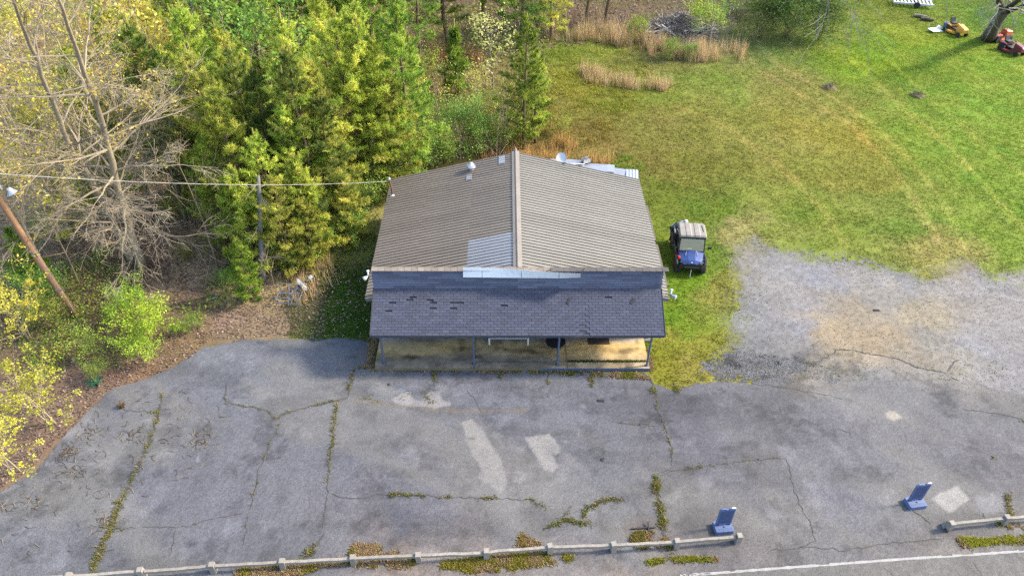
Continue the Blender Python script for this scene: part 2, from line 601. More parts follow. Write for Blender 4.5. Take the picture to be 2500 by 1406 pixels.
LOTC = ctrl_pts([
    (100, 1250, (160, 160, 164)), (400, 1150, (152, 152, 159)), (300, 1000, (152, 152, 160)), (600, 900, (160, 162, 170)), (750, 900, (160, 162, 170)), (500, 1300, (152, 152, 159)),  # tones beside and before the shop lifted to cancel its cast shade
    (900, 1100, (147, 147, 156)), (1000, 1250, (147, 147, 156)), (1000, 930, (152, 155, 166)), (1200, 950, (156, 158, 168)), (1450, 960, (156, 157, 166)), (1450, 1200, (152, 152, 158)),
    (1400, 1050, (156, 156, 161)), (1700, 1000, (147, 145, 152)), (1750, 1100, (154, 152, 158)), (1700, 1250, (141, 138, 138)), (1800, 1220, (146, 143, 146)), (1900, 1200, (158, 156, 161)),
    (2000, 1050, (160, 157, 160)), (2200, 960, (168, 165, 163)), (2400, 1000, (168, 166, 167)), (2450, 1150, (148, 144, 146)), (2330, 1130, (150, 147, 150)), (2200, 1150, (160, 157, 160)),
    (2100, 1300, (166, 164, 170)), (2050, 1200, (166, 164, 170)), (1850, 1345, (168, 160, 156)), (1950, 1340, (165, 160, 158)), (1600, 1390, (182, 168, 158)), (1450, 1385, (192, 178, 166)), (1200, 1398, (186, 172, 162)), (1000, 1400, (190, 174, 162)),
    (700, 1405, (150, 150, 155)), (2050, 900, (172, 168, 165)), (1500, 1300, (150, 150, 156)), (2350, 1330, (184, 174, 164)), (2150, 1345, (172, 166, 160)), (2480, 1330, (172, 166, 160)), (100, 1400, (155, 155, 160)), (1250, 1310, (158, 156, 158)), (1850, 960, (150, 148, 150)),
], .24, (.965, 1, 1.035))
# pale worn or splashed patches and some darker ones: pixel outline, colour, softness (m), strength
PATCH = [
    ([(1128, 1030), (1150, 1024), (1176, 1046), (1200, 1085), (1226, 1130), (1236, 1175), (1226, 1205), (1200, 1190), (1178, 1150), (1145, 1095)], (200, 197, 190), .06, .95),
    ([(1166, 1162), (1185, 1155), (1200, 1180), (1180, 1182)], (192, 190, 186), .15, .8),
    ([(1205, 1180), (1235, 1175), (1262, 1250), (1275, 1300), (1240, 1300), (1225, 1240)], (180, 179, 178), .5, .55),
    ([(1280, 1068), (1340, 1058), (1366, 1088), (1368, 1106), (1356, 1112), (1346, 1106), (1362, 1138), (1350, 1153), (1325, 1145), (1308, 1112)], (202, 199, 193), .05, .95),
    ([(1372, 1076), (1384, 1074), (1386, 1082), (1376, 1083)], (192, 190, 186), .06, .8),
    ([(1258, 1092), (1275, 1090), (1286, 1102), (1270, 1106)], (180, 179, 178), .12, .7),
    ([(1365, 1095), (1385, 1105), (1440, 1155), (1430, 1162), (1370, 1115)], (182, 180, 178), .3, .6),
    ([(1370, 1120), (1400, 1150), (1385, 1165), (1360, 1135)], (176, 175, 176), .3, .5),
    ([(1700, 1165), (1735, 1160), (1745, 1185), (1715, 1200)], (182, 180, 182), .15, .7),
    ([(1670, 1075), (1695, 1068), (1695, 1085), (1675, 1090)], (180, 180, 184), .2, .6),
    ([(1265, 955), (1290, 950), (1285, 965)], (185, 185, 185), .2, .0),
    ([(1415, 990), (1425, 988), (1432, 998), (1424, 998)], (190, 190, 190), .05, .7),
    ([(955, 975), (985, 960), (1000, 958), (1010, 975), (1030, 978), (1050, 955), (1075, 955), (1080, 975), (1100, 985), (1098, 990), (1060, 998), (1040, 990), (1030, 995), (990, 992), (965, 985)], (205, 203, 202), .05, .9),
    ([(2272, 1216), (2338, 1186), (2370, 1219), (2318, 1252)], (212, 209, 200), .06, 1.15),
    ([(2380, 1215), (2425, 1205), (2470, 1240), (2400, 1255)], (200, 199, 199), .2, .8),
    ([(2165, 1008), (2185, 1005), (2197, 1018), (2180, 1026), (2168, 1020)], (226, 218, 198), .1, 1.2),
    ([(870, 973), (960, 985), (1100, 1000), (1290, 1000), (1290, 1007), (1100, 1008), (960, 993), (870, 981)], (172, 155, 125), .15, .55),
    ([(1470, 1092), (1440, 1060), (1420, 1055), (1410, 1068), (1440, 1090), (1460, 1108)], (128, 126, 118), .25, .6),
    ([(860, 885), (905, 830), (935, 835), (920, 890)], (165, 155, 142), .2, .7),
    ([(640, 880), (720, 840), (790, 850), (720, 880)], (178, 180, 185), .5, .35),
    ([(1024, 1108), (1036, 1108), (1036, 1118), (1024, 1118)], (118, 118, 112), .06, .8),
    ([(1140, 1068), (1160, 1066), (1160, 1074), (1146, 1074)], (130, 126, 112), .06, .8),
    ([(480, 1115), (484, 1113), (486, 1128), (480, 1129)], (205, 205, 205), .03, .8),
    ([(1640, 1310), (1680, 1260), (1800, 1250), (1850, 1310), (1760, 1350)], (128, 124, 120), .8, .5),
    ([(2390, 1255), (2500, 1200), (2600, 1250), (2500, 1290), (2320, 1300)], (135, 132, 132), .9, .4),
    ([(1560, 1320), (1500, 1300), (1530, 1270), (1600, 1270), (1625, 1330)], (150, 138, 124), .4, .7),
]
PATCH = [([(p.x, p.y) for p in GP(po)], alb(c, .27, (1, 1, 1.03)), s, k) for po, c, s, k in PATCH]


GRAVC = ctrl_pts([
    (1800, 600, (175, 172, 165)), (1900, 620, (180, 180, 186)), (2000, 680, (180, 182, 194)), (2200, 680, (182, 182, 188)), (2400, 700, (188, 186, 190)), (2320, 640, (182, 172, 160)), (1850, 780, (176, 178, 186)),
    (1950, 800, (180, 180, 190)), (2050, 820, (206, 188, 160)), (2150, 830, (200, 182, 156)), (2100, 760, (196, 184, 166)), (2250, 780, (206, 194, 170)), (2400, 850, (182, 182, 190)), (2480, 950, (180, 178, 184)), (2300, 850, (184, 180, 174)),
    (1850, 880, (158, 158, 164)), (1780, 900, (150, 150, 152)), (1920, 895, (158, 158, 164)), (1960, 920, (170, 160, 145)), (1720, 880, (168, 164, 156)), (1810, 850, (172, 174, 180)), (2160, 720, (190, 186, 182)),
], .285, (1.01, 1, .94))


GRAV = GP([(1750, 590), (1840, 570), (1960, 606), (2100, 622), (2250, 655), (2330, 615), (2400, 625), (2420, 660), (2500, 640), (2750, 620), (2950, 1000), (2500, 1000), (2300, 960), (2050, 930), (1900, 960),
           (1730, 945), (1695, 890), (1735, 850), (1755, 790), (1775, 690)])


LOT_EDGE = GP([(1960, 905), (2010, 878), (2050, 852), (2110, 862), (2180, 872), (2240, 898), (2310, 910), (2350, 935), (2500, 960), (2750, 985)])


def lot_col(x, y):
    wx = x + (fbm(x * .5, y * .5, 43) - .5) * 3
    wy = y + (fbm(x * .5, y * .5, 49) - .5) * 3
    c = idw(wx, wy, LOTC, 2.6)
    le = d_line(x, y, LOT_EDGE) + (fbm(x * .9, y * .9, 65, 4) - .5) * 2.4
    wl = sstep(2.2, .0, le) * .8
    c = c + (idw(wx, wy, GRAVC, 2.8) - c) * wl[..., None]
    n = fbm(x * .45, y * .45, 61, 5)
    st = fbm(x * 1.5, y * .35 + x * .2, 71, 4)
    c = c * (.75 + .3 * n + .2 * st)[..., None]
    c = c * (.84 + .32 * hsh(np.round(x * 14), np.round(y * 14), 77))[..., None]
    oil = sstep(.66, .74, vnoise(x * .9 + 3, y * .9, 86)) * sstep(.4, .6, fbm(x * 4, y * 4, 87, 3)) * .25
    drag = sstep(.6, .75, fbm(x * .16 + y * .02, y * 1.6, 88, 4)) * .12
    c = c * (1 - oil - drag)[..., None]
    haze = sstep(.52, .72, fbm(x * .28 + .3 * y, y * .22, 79, 5))
    c = c + (alb((186, 184, 182), .25) - c) * (haze * .4)[..., None]
    dk = sstep(.56, .7, fbm(x * .2 + 9, y * .5, 80, 5))
    c = c * (1 - .2 * dk)[..., None]
    spots = sstep(.58, .78, fbm(x * 1.3, y * 1.3, 83, 5)) * .22
    c = c * (1 - spots[..., None])
    light = sstep(.6, .78, fbm(x * .9 + 40, y * .9, 84, 5)) * .25
    c = c * (1 + light[..., None])
    for po, pc, s, k in PATCH:
        xs = [p[0] for p in po]
        ys = [p[1] for p in po]
        sel = (x > min(xs) - 2) & (x < max(xs) + 2) & (y > min(ys) - 2) & (y < max(ys) + 2)
        if not sel.any():
            continue
        a, b = x[sel], y[sel]
        sd = sd_poly(a, b, po) + (fbm(a * 3, b * 3, 91, 3) - .5) * min(.35, s * 2.5)
        w = sstep(s, -s, sd) * k * (.45 + .8 * fbm(a * 1.4, b * 1.4, 95, 4))
        w = np.clip(w, 0, 1)
        c[sel] = c[sel] * (1 - w[:, None]) + pc * (.93 + .14 * vnoise(a * 8, b * 8, 97))[:, None] * w[:, None]
    return c


LOT = GP([(-500, 1330), (-150, 1270), (0, 1200), (90, 1142), (165, 1052), (270, 950), (410, 902), (500, 846), (600, 829), (860, 823), (905, 826), (930, 895), (1583, 912), (1592, 935), (1648, 952),
          (1700, 935), (1760, 930), (1830, 935), (1880, 922), (1960, 905), (2010, 878), (2050, 852), (2110, 862), (2180, 872), (2240, 898), (2310, 910), (2350, 935), (2500, 960), (2750, 985), (2900, 1250), (2900, 1800), (-600, 1800)])
sheet('parking_lot', LOT, .014, .07, lot_col, M['asphalt'], .12)

def grav_col(x, y):
    wx = x + (fbm(x * .6, y * .6, 143) - .5) * 3
    wy = y + (fbm(x * .6, y * .6, 149) - .5) * 3
    c = idw(wx, wy, GRAVC, 2.8)
    n = fbm(x * .7 + y * .3, y * .7, 161, 5)
    c = c * (.75 + .5 * n)[..., None]
    gp = [(p.x, p.y) for p in GRAV]
    e = d_line(x, y, gp, True) + (fbm(x * 1.3, y * 1.3, 185, 4) - .5) * 2.2
    wl = sstep(1.5, .1, e) * .75
    lotc = idw(x, y, LOTC, 2.6)
    c = c + (np.where((y < G(0, 860).y)[..., None], lotc, ground_col(x, y) * .8) - c) * wl[..., None]
    q = G(1850, 890)
    near = np.exp(-(((x - q.x) / 3.2) ** 2 + ((y - q.y) / .9) ** 2))
    bl = sstep(.5, .62, fbm(x * 1.5, y * 1.9, 181, 4)) * near * .85
    c = c * (1 - bl[..., None])
    return c * (.78 + .44 * vnoise(x * 8, y * 8, 177))[..., None]


sheet('gravel_yard', GRAV, .007, .09, grav_col, M['gravel'], .7, 15, 1.6)

ROADC = ctrl_pts([(1900, 1400, (168, 166, 168)), (2300, 1390, (172, 169, 170)), (2500, 1390, (168, 166, 168)), (1700, 1420, (160, 157, 158))], .24)
ROAD = GP([(1500, 1411), (1690, 1399), (1860, 1386), (2100, 1366), (2500, 1338), (2900, 1310), (3300, 1900), (1300, 2000), (800, 1460)])


def road_col(x, y):
    c = idw(x, y, ROADC, 2)
    return c * (.82 + .3 * fbm(x * .8, y * .8, 203, 5))[..., None] * (.86 + .28 * vnoise(x * 9, y * 9, 207))[..., None]


sheet('road', ROAD, .021, .08, road_col, M['asphalt'], .05, 25)
b = MB()
LP = GP([(1660, 1405.5), (1690, 1403), (1760, 1398), (1850, 1391), (2000, 1380), (2200, 1365), (2400, 1352), (2500, 1345), (2900, 1318)])
pts = []
for k in range(len(LP) - 1):
    for t in np.linspace(0, 1, 9)[:-1]:
        pts.append(LP[k].lerp(LP[k + 1], t))
V, F = [], []
for k, p in enumerate(pts):
    w = .048 + .012 * math.sin(k * 2.3)
    for s in (-1, -.3, .3, 1):
        V.append((p.x, p.y + s * w + .006 * math.sin(k * 3.7 + s * 5), .026))
for k in range(len(pts) - 1):
    for j in range(3):
        if not (j != 1 and random.random() < .05) and not (k < 14 and random.random() < .35):
            F.append((k * 4 + j, k * 4 + 4 + j, k * 4 + 5 + j, k * 4 + 1 + j))
b.add(V, F)
tag(b.build('road_marking', M['paintline']), kind='structure')

# cracks (pixel polylines, width m, weed density per m, weed half width m)
CRACK = [
    ([(395, 958), (387, 1010), (380, 1042), (352, 1110), (325, 1160), (303, 1210)], .05, 22, .07),
    ([(303, 1210), (280, 1265), (262, 1310), (240, 1360), (228, 1397)], .08, 75, .15),
    ([(290, 998), (340, 1004), (388, 1007)], .03, 14, .05), ([(220, 1283), (270, 1290), (345, 1285)], .02, 10, .08),
    ([(553, 935), (550, 985), (600, 990), (650, 1004), (672, 1022)], .04, 8, .04), ([(672, 1022), (712, 1005), (770, 990), (820, 978), (850, 972)], .04, 16, .05),
    ([(864, 900), (852, 955), (845, 975)], .04, 28, .05), ([(822, 980), (812, 1040), (815, 1085), (806, 1120)], .06, 30, .06), ([(806, 1120), (800, 1180), (798, 1220), (788, 1290)], .04, 12, .05),
    ([(792, 1302), (775, 1330), (750, 1360), (730, 1385)], .1, 90, .2), ([(808, 1205), (850, 1215)], .03, 14, .05), ([(846, 1216), (900, 1214)], .04, 50, .07),
    ([(918, 1207), (1000, 1208), (1060, 1212)], .04, 50, .06), ([(1060, 1212), (1120, 1216), (1200, 1217), (1300, 1221), (1335, 1242)], .03, 32, .06),
    ([(1523, 1216), (1470, 1222), (1432, 1245), (1424, 1268)], .06, 60, .08), ([(1440, 1276), (1380, 1271), (1334, 1288)], .06, 65, .09), ([(1395, 1240), (1375, 1262)], .02, 12, .04),
    ([(1588, 925), (1598, 962)], .1, 80, .12), ([(1598, 962), (1606, 1000), (1622, 1045), (1638, 1090), (1643, 1140)], .04, 10, .05), ([(1643, 1140), (1604, 1158)], .03, 12, .05),
    ([(1602, 1160), (1606, 1220), (1620, 1290), (1638, 1345)], .12, 130, .13), ([(1604, 1158), (1660, 1148), (1740, 1137)], .03, 18, .05), ([(1740, 1137), (1850, 1122), (1920, 1118)], .02, 4, .05),
    ([(682, 1035), (660, 1080), (640, 1130), (620, 1200), (610, 1245)], .025, 8, .04), ([(608, 1250), (590, 1340)], .015, 2, .04), ([(345, 1285), (430, 1290), (500, 1272), (600, 1250)], .02, 1, .04), ([(430, 1290), (412, 1360)], .02, 1, .04),
    ([(1920, 1118), (1938, 1190), (1962, 1250), (1990, 1320), (1945, 1342)], .025, 0, .05), ([(1500, 1030), (1540, 1037), (1610, 1040)], .02, 8, .05),
    ([(2006, 880), (2050, 852), (2110, 862), (2180, 872), (2240, 898), (2310, 912)], .05, 0, .05), ([(2315, 905), (2330, 885), (2345, 878)], .06, 0, .05), ([(2320, 920), (2345, 930)], .05, 0, .05),
    ([(1880, 1345), (1990, 1335), (2060, 1345), (2180, 1326), (2300, 1318)], .025, 0, .05), ([(1060, 905), (1061, 945)], .04, 60, .06), ([(1221, 906), (1223, 926)], .04, 60, .06), ([(1338, 905), (1339, 936)], .03, 60, .05),
    ([(1443, 918), (1444, 944)], .05, 70, .08), ([(1645, 935), (1652, 960)], .1, 110, .14), ([(2155, 1385), (2180, 1406), (2195, 1430)], .015, 0, 0), ([(2375, 1370), (2400, 1410)], .015, 0, 0), ([(2222, 1240), (2250, 1262), (2272, 1278)], .03, 4, .04),
    ([(1140, 950), (1170, 995), (1180, 1010)], .015, 0, .05), ([(2040, 1045), (2075, 1055), (2080, 1065)], .02, 0, 0), ([(1760, 925), (1900, 945), (2000, 960), (2060, 975)], .02, 0, 0), ([(2350, 1000), (2440, 1010), (2500, 1025)], .03, 0, 0),
    ([(950, 985), (1010, 960)], .0, 12, .15), ([(1030, 960), (1060, 990)], .0, 30, .2), ([(880, 972), (950, 985)], .0, 14, .15), ([(2463, 1205), (2460, 1240), (2470, 1262)], .05, 60, .08), ([(2400, 1252), (2405, 1266)], .05, 40, .06),
    ([(1900, 940), (1830, 930)], 0, 0, 0), ([(2420, 1110), (2428, 1118)], 0, 30, .06), ([(2480, 1020), (2500, 1030)], 0, 20, .06),
]
cb = MB()
weedP = []
for px, w, dens, hw in CRACK:
    P = GP(px)
    pts = []
    for k in range(len(P) - 1):
        n = max(2, int((P[k + 1] - P[k]).length / .18))
        for t in np.linspace(0, 1, n, endpoint=False):
            pts.append(P[k].lerp(P[k + 1], t))
    pts.append(P[-1])
    for k in range(1, len(pts) - 1):
        pts[k] = pts[k] + Vector((random.gauss(0, .035), random.gauss(0, .035), 0))
    if w > 0 and len(pts) > 2:
        V, F = [], []
        for k, p in enumerate(pts):
            d = (pts[min(k + 1, len(pts) - 1)] - pts[max(k - 1, 0)]).normalized()
            nrm = Vector((-d.y, d.x, 0))
            ww = w * random.uniform(.25, .7) * (0.3 if k in (0, len(pts) - 1) else 1)
            V += [p + nrm * ww + Vector((0, 0, .0255)), p - nrm * ww + Vector((0, 0, .0255))]
        for k in range(len(pts) - 1):
            F.append((2 * k, 2 * k + 1, 2 * k + 3, 2 * k + 2))
        cb.add([tuple(v) for v in V], F)
    L = sum((pts[k + 1] - pts[k]).length for k in range(len(pts) - 1))
    for _ in range(int(L * dens)):
        k = random.randrange(len(pts) - 1)
        p = pts[k].lerp(pts[k + 1], random.random())
        if vnoise(np.array([p.x * 1.7]), np.array([p.y * 1.7]), 5)[0] < .37:
            continue
        weedP.append((p.x + random.gauss(0, hw * .6), p.y + random.gauss(0, hw * .6)))
tag(cb.build('pavement_cracks', M['crack']), kind='structure')


# ------------------------------------------------------------------ blades
def blades(P, hgt, wid, per, spread, lean, cols, mats, name, z=.0, colvar=.25, tipcol=1.25):
    """P (n,2|3) clump centres, `per` blades for each; one triangle each"""
    P = np.asarray(P, float)
    if P.shape[1] == 2:
        P = np.concatenate([P, np.full((len(P), 1), z)], 1)
    n = len(P) * per
    base = np.repeat(P, per, 0)
    base[:, :2] += rng.normal(0, spread, (n, 2))
    a = rng.uniform(0, 2 * math.pi, n)
    h = np.repeat(np.broadcast_to(hgt, len(P)), per) * rng.uniform(.55, 1.2, n)
    w = wid * rng.uniform(.6, 1.3, n)
    ln = lean * rng.uniform(.2, 1.4, n) * h
    la = rng.uniform(0, 2 * math.pi, n)
    dx, dy = np.cos(a) * w / 2, np.sin(a) * w / 2
    v0 = base + np.stack([dx, dy, 0 * dx], 1)
    v1 = base - np.stack([dx, dy, 0 * dx], 1)
    v2 = base + np.stack([np.cos(la) * ln, np.sin(la) * ln, h], 1)
    V = np.stack([v0, v1, v2], 1).reshape(-1, 3)
    F = np.arange(n * 3).reshape(-1, 3)
    c = np.repeat(np.asarray(cols, float), per, 0) if np.ndim(cols) == 2 else np.tile(np.asarray(cols, float), (n, 1))
    c = c * rng.uniform(1 - colvar, 1 + colvar, (n, 1))
    c3 = np.stack([c * .8, c * .8, c * tipcol], 1).reshape(-1, 3)
    b = MB()
    b.add(V, F, c3)
    return tag(b.build(name, mats), kind='stuff')


def scatter(poly, n, soft=0.0, seed=1):
    P = [(p.x, p.y) for p in poly]
    xs, ys = [p[0] for p in P], [p[1] for p in P]
    x, y = rng.uniform(min(xs) - soft, max(xs) + soft, n), rng.uniform(min(ys) - soft, max(ys) + soft, n)
    sd = sd_poly(x, y, P) + (fbm(x * .9, y * .9, seed, 4) - .5) * 2 * soft
    k = sd < 0
    return x[k], y[k]


LAWN = GP([(1230, 425), (1320, 330), (1300, 130), (1420, 95), (1600, 110), (1780, 150), (1790, 40), (1850, -20), (2090, -40), (2600, -30), (2800, 300), (2800, 640), (2500, 650), (2420, 660), (2330, 625), (2250, 660), (2100, 625),
           (1960, 600), (1850, 578), (1775, 590), (1790, 690), (1765, 790), (1745, 850), (1700, 890), (1725, 930), (1650, 955), (1585, 930), (1560, 820), (1560, 720), (1550, 480), (1540, 430)])
x, y = scatter(LAWN, 360000, 1.0, 31)
keep = rng.uniform(0, 1, len(x)) < sstep(-.25, .5, fbm(x * .9, y * .9, 37, 4) - .12)
inb = (np.abs(x) < 6.6) & (y > -.2) & (y < 10.2)
keep &= ~inb
x, y = x[keep], y[keep]
gx, gy = scatter(GRAV, 26000, .8, 131)
ge = -sd_poly(gx, gy, [(p.x, p.y) for p in GRAV])
k = (rng.uniform(0, 1, len(gx)) < np.exp(-np.maximum(ge, 0) / .9)) & (gy > G(0, 930).y) & (fbm(gx * 1.1, gy * 1.1, 133) > .42)
x, y = np.concatenate([x, gx[k]]), np.concatenate([y, gy[k]])
gc = ground_col(x, y) * 1.45
blades(np.stack([x, y], 1), .055 + .05 * fbm(x * .5, y * .5, 39), .035, 3, .05, .9, gc, M['grass'], 'lawn_grass', colvar=.4)
LEFTG = GP([(700, 740), (790, 650), (905, 560), (925, 600), (905, 830), (780, 822), (700, 815)])
x, y = scatter(LEFTG, 22000, .6, 41)
k = (x < -6.7) | (y < .0)
x, y = x[k], y[k]
blades(np.stack([x, y], 1), .08, .035, 3, .05, .8, ground_col(x, y) * np.array([1.0, 1.3, .8]), M['grass'], 'yard_grass', colvar=.3)

# weeds growing in the cracks, along the slab and under the guard rail
wx = np.array(weedP)
wc = np.where(rng.uniform(0, 1, (len(wx), 1)) < .58, alb((132, 138, 54), .62), alb((164, 146, 100), .62))
blades(wx, .09 * rng.uniform(.3, 1.3, len(wx)), .035, 5, .045, .9, wc, M['grass'], 'crack_weeds', z=.02, colvar=.35)
MATS = [([(858, 1340), (872, 1330), (910, 1335), (968, 1352), (960, 1358), (850, 1362)], 900, (122, 112, 40), .2),
        ([(560, 1392), (650, 1378), (760, 1372), (860, 1366), (1020, 1362), (1100, 1358), (1090, 1372), (960, 1378), (860, 1376), (800, 1384), (700, 1412), (560, 1412)], 1900, (138, 128, 60), .25),
        ([(1070, 1366), (1190, 1358), (1320, 1348), (1395, 1360), (1380, 1372), (1290, 1385), (1150, 1400), (1060, 1395)], 2300, (140, 132, 55), .25),
        ([(1262, 1332), (1275, 1303), (1290, 1315), (1325, 1330)], 260, (140, 125, 60), .12),
        ([(1530, 1330), (1560, 1300), (1600, 1295), (1625, 1315), (1632, 1332), (1560, 1345)], 700, (128, 118, 62), .25),
        ([(1570, 1372), (1600, 1366), (1680, 1360), (1750, 1362), (1755, 1370), (1650, 1372), (1580, 1380)], 620, (138, 138, 46), .1),
        ([(2296, 1325), (2340, 1316), (2420, 1316), (2500, 1308), (2600, 1302), (2600, 1318), (2420, 1328), (2330, 1338), (2300, 1334)], 1500, (150, 150, 50), .1),
        ([(2420, 1278), (2460, 1268), (2500, 1290), (2480, 1290)], 160, (150, 145, 60), .1),
        ([(870, 898), (905, 893), (1090, 899), (1340, 905), (1583, 913), (1592, 928), (1340, 911), (1090, 907), (900, 904)], 1900, (120, 122, 48), .06),
        ([(870, 822), (930, 824), (925, 870), (915, 895), (895, 895), (905, 850)], 420, (110, 130, 45), .15),
        ([(1568, 825), (1578, 825), (1594, 905), (1586, 905)], 420, (140, 165, 45), .08)]
for po, n, c, s in MATS:
    P = GP(po)
    bx = [p.x for p in P]
    by = [p.y for p in P]
    ar = sum(P[i].x * P[(i + 1) % len(P)].y - P[(i + 1) % len(P)].x * P[i].y for i in range(len(P))) / 2
    x, y = scatter(P, int(n * (max(bx) - min(bx) + 2 * s) * (max(by) - min(by) + 2 * s) / max(abs(ar), .3)), s, 51)
    keep = fbm(x * 2.2, y * 2.2, 58) > .42
    x, y = x[keep], y[keep]
    mixc = sstep(.4, .6, fbm(x * 1.6, y * 1.6, 55))[:, None]
    cc = alb(c, .8) * mixc + alb((165, 142, 110), .75) * (1 - mixc)
    blades(np.stack([x, y], 1), .075, .05, 5, .05, 1.1, cc, M['grass'], 'verge_weeds', z=.016, colvar=.4)
blades(np.array([[p.x, p.y] for p in (GP([(828, 500 + 0)]) * 0 + GP([(297, 996), (300, 992)]))] * 8), .35, .03, 5, .05, .35, alb((178, 150, 105)), M['drygrass'], 'dry_grass_clump', z=.01)


def flakes(x, y, z, size, cols, name, m, tilt=.5):
    n = len(x)
    a = rng.uniform(0, 2 * math.pi, n)
    s = size * rng.uniform(.6, 1.4, n)
    asp = rng.uniform(.45, .9, n)
    u = np.stack([np.cos(a), np.sin(a), rng.uniform(-tilt, tilt, n)], 1) * s[:, None]
    v = np.stack([-np.sin(a), np.cos(a), rng.uniform(-tilt, tilt, n)], 1) * (s * asp)[:, None]
    p = np.stack([x, y, z + 0 * x], 1)
    p[:, 2] += size * tilt * .8
    V = np.stack([p - u, p - v * .8, p + u, p + v * .8], 1).reshape(-1, 3)
    F = np.arange(4 * n).reshape(-1, 4)
    b = MB()
    b.add(V, F, np.repeat(cols, 4, 0))
    return tag(b.build(name, m), kind='stuff')


LIT = GP([(-250, 1280), (0, 1195), (90, 1138), (165, 1050), (270, 948), (410, 900), (500, 843), (600, 826), (800, 822), (790, 700), (740, 640), (560, 640), (520, 470), (250, 430), (60, 560), (-200, 700)])
x, y = scatter(LIT, 60000, .5, 63)
brown = np.array([alb((168, 142, 120), .42, (1, 1, 1.1)), alb((140, 116, 98), .42, (1, 1, 1.1)), alb((190, 170, 148), .42, (1, 1, 1.1)), alb((112, 92, 78), .42, (1, 1, 1.1))])
flakes(x, y, .01, .055, brown[rng.integers(0, 4, len(x))] * rng.uniform(.7, 1.25, (len(x), 1)), 'leaf_litter', M['litter'])
x, y = scatter(GP([(740, 720), (800, 640), (930, 520), (905, 820), (760, 825)]), 1700, .3, 65)
flakes(x, y, .05, .05, brown[rng.integers(0, 4, len(x))] * rng.uniform(.9, 1.5, (len(x), 1)), 'fallen_leaves', M['litter'])
WD = GP([(-300, 640), (500, 460), (900, 430), (1250, 360), (1340, 250), (1330, 120), (1650, 100), (1800, 60), (1780, -60), (-300, -60)])
x, y = scatter(WD, 60000, .5, 66)
flakes(x, y, .02, .11, brown[rng.integers(0, 4, len(x))] * rng.uniform(1.0, 2.4, (len(x), 1)) * np.where(x > -7, .45, 1.0)[:, None], 'forest_leaf_litter', M['litter'])  # leaf colour brightened against tree shade, dimmed in the sunny part

# loose stones on the gravel
x, y = scatter(GRAV, 24000, .5, 68)
x2, y2 = scatter(GP([(1720, 890), (1790, 850), (1900, 870), (2000, 885), (2060, 930), (1900, 935), (1760, 930)]), 14000, .3, 69)
x, y = np.concatenate([x, x2]), np.concatenate([y, y2])
n = len(x)
s = rng.uniform(.008, .03, n) * rng.uniform(.6, 1.3, n)
c = np.where(rng.uniform(0, 1, (n, 1)) < .72, alb((196, 196, 200), .3), alb((110, 110, 116), .3)) * rng.uniform(.7, 1.25, (n, 1))
th = rng.uniform(0, 6.28, n)
V = []
for k in range(3):
    a = th + k * 2.094
    V.append(np.stack([x + np.cos(a) * s, y + np.sin(a) * s, 0 * x + .005], 1))
V.append(np.stack([x, y, s * 1.1 + .005], 1))
V = np.stack(V, 1).reshape(-1, 3)
i = np.arange(n)[:, None] * 4
F = np.concatenate([i + np.array([[0, 1, 3]]), i + np.array([[1, 2, 3]]), i + np.array([[2, 0, 3]])])
b = MB()
b.add(V, F, np.repeat(c, 4, 0))
tag(b.build('loose_gravel', M['pebble']), kind='stuff')

# twigs blown onto the lot
b = MB()
TW = GP([(0, 1230), (110, 1140), (190, 1050), (300, 965), (420, 910), (560, 1000), (520, 1150), (330, 1250), (250, 1330), (60, 1390), (-40, 1390)])
x, y = scatter(TW, 260, .4, 71)
cl = [(172, 1105, 45, .45), (495, 1075, 40, .6), (180, 1150, 25, .5), (75, 1230, 20, .5), (215, 1060, 30, .5), (330, 1060, 16, .5), (8, 1240, 12, .2), (262, 1275, 22, .35)]
pts = list(zip(x, y, [random.random() * 6.28 for _ in x]))
for px, py, n, sg in cl:
    g = G(px, py)
    for _ in range(n):
        pts.append((g.x + random.gauss(0, sg * .5), g.y + random.gauss(0, sg * .5), random.random() * 6.28))
for x0, y0, a in pts:
    L = random.uniform(.1, .5)
    p = [Vector((x0, y0, .025)), Vector((x0 + math.cos(a) * L * .5, y0 + math.sin(a) * L * .5, .05)), Vector((x0 + math.cos(a + .4) * L, y0 + math.sin(a + .4) * L, .025))]
    cc = alb(random.choice([(120, 100, 82), (95, 80, 68), (175, 160, 140)]))
    b.tube(p, [.012, .009, .005], 3, cc, cap=False)
tag(b.build('fallen_twigs', M['bark']), kind='stuff')
# ------------------------------------------------------------------ the shop
shop = thing('shop_building', 'long single-storey shop with brown ribbed metal roof and grey shingled front porch', 'building')
HW, YF, YB, HE, HR = 7.05, .36, 10.55, 2.43, 4.16
PW = 6.52
slope = (HR - HE) / HW
# walls
b = MB()
wc = alb((190, 185, 175))
for s in (-1, 1):
    b.box((s * (HW - .45), (YF + YB) / 2 - .05, 1.2), (.2, YB - YF - .5, 2.36), col=wc)
b.box((0, YB - .35, 1.2), (2 * HW - 1.12, .2, 2.36), col=wc)
b.build('wall', M['stone'], shop)
gb = MB()
gb.prism([(-HW + .4, 2.39), (HW - .4, 2.39), (0, HR - .12)], -(YB - .26), -(YB - .45), Matrix(((1, 0, 0, 0), (0, 0, -1, 0), (0, 1, 0, 0), (0, 0, 0, 1))), col=wc)
gb.build('gable_wall', M['col'], shop)
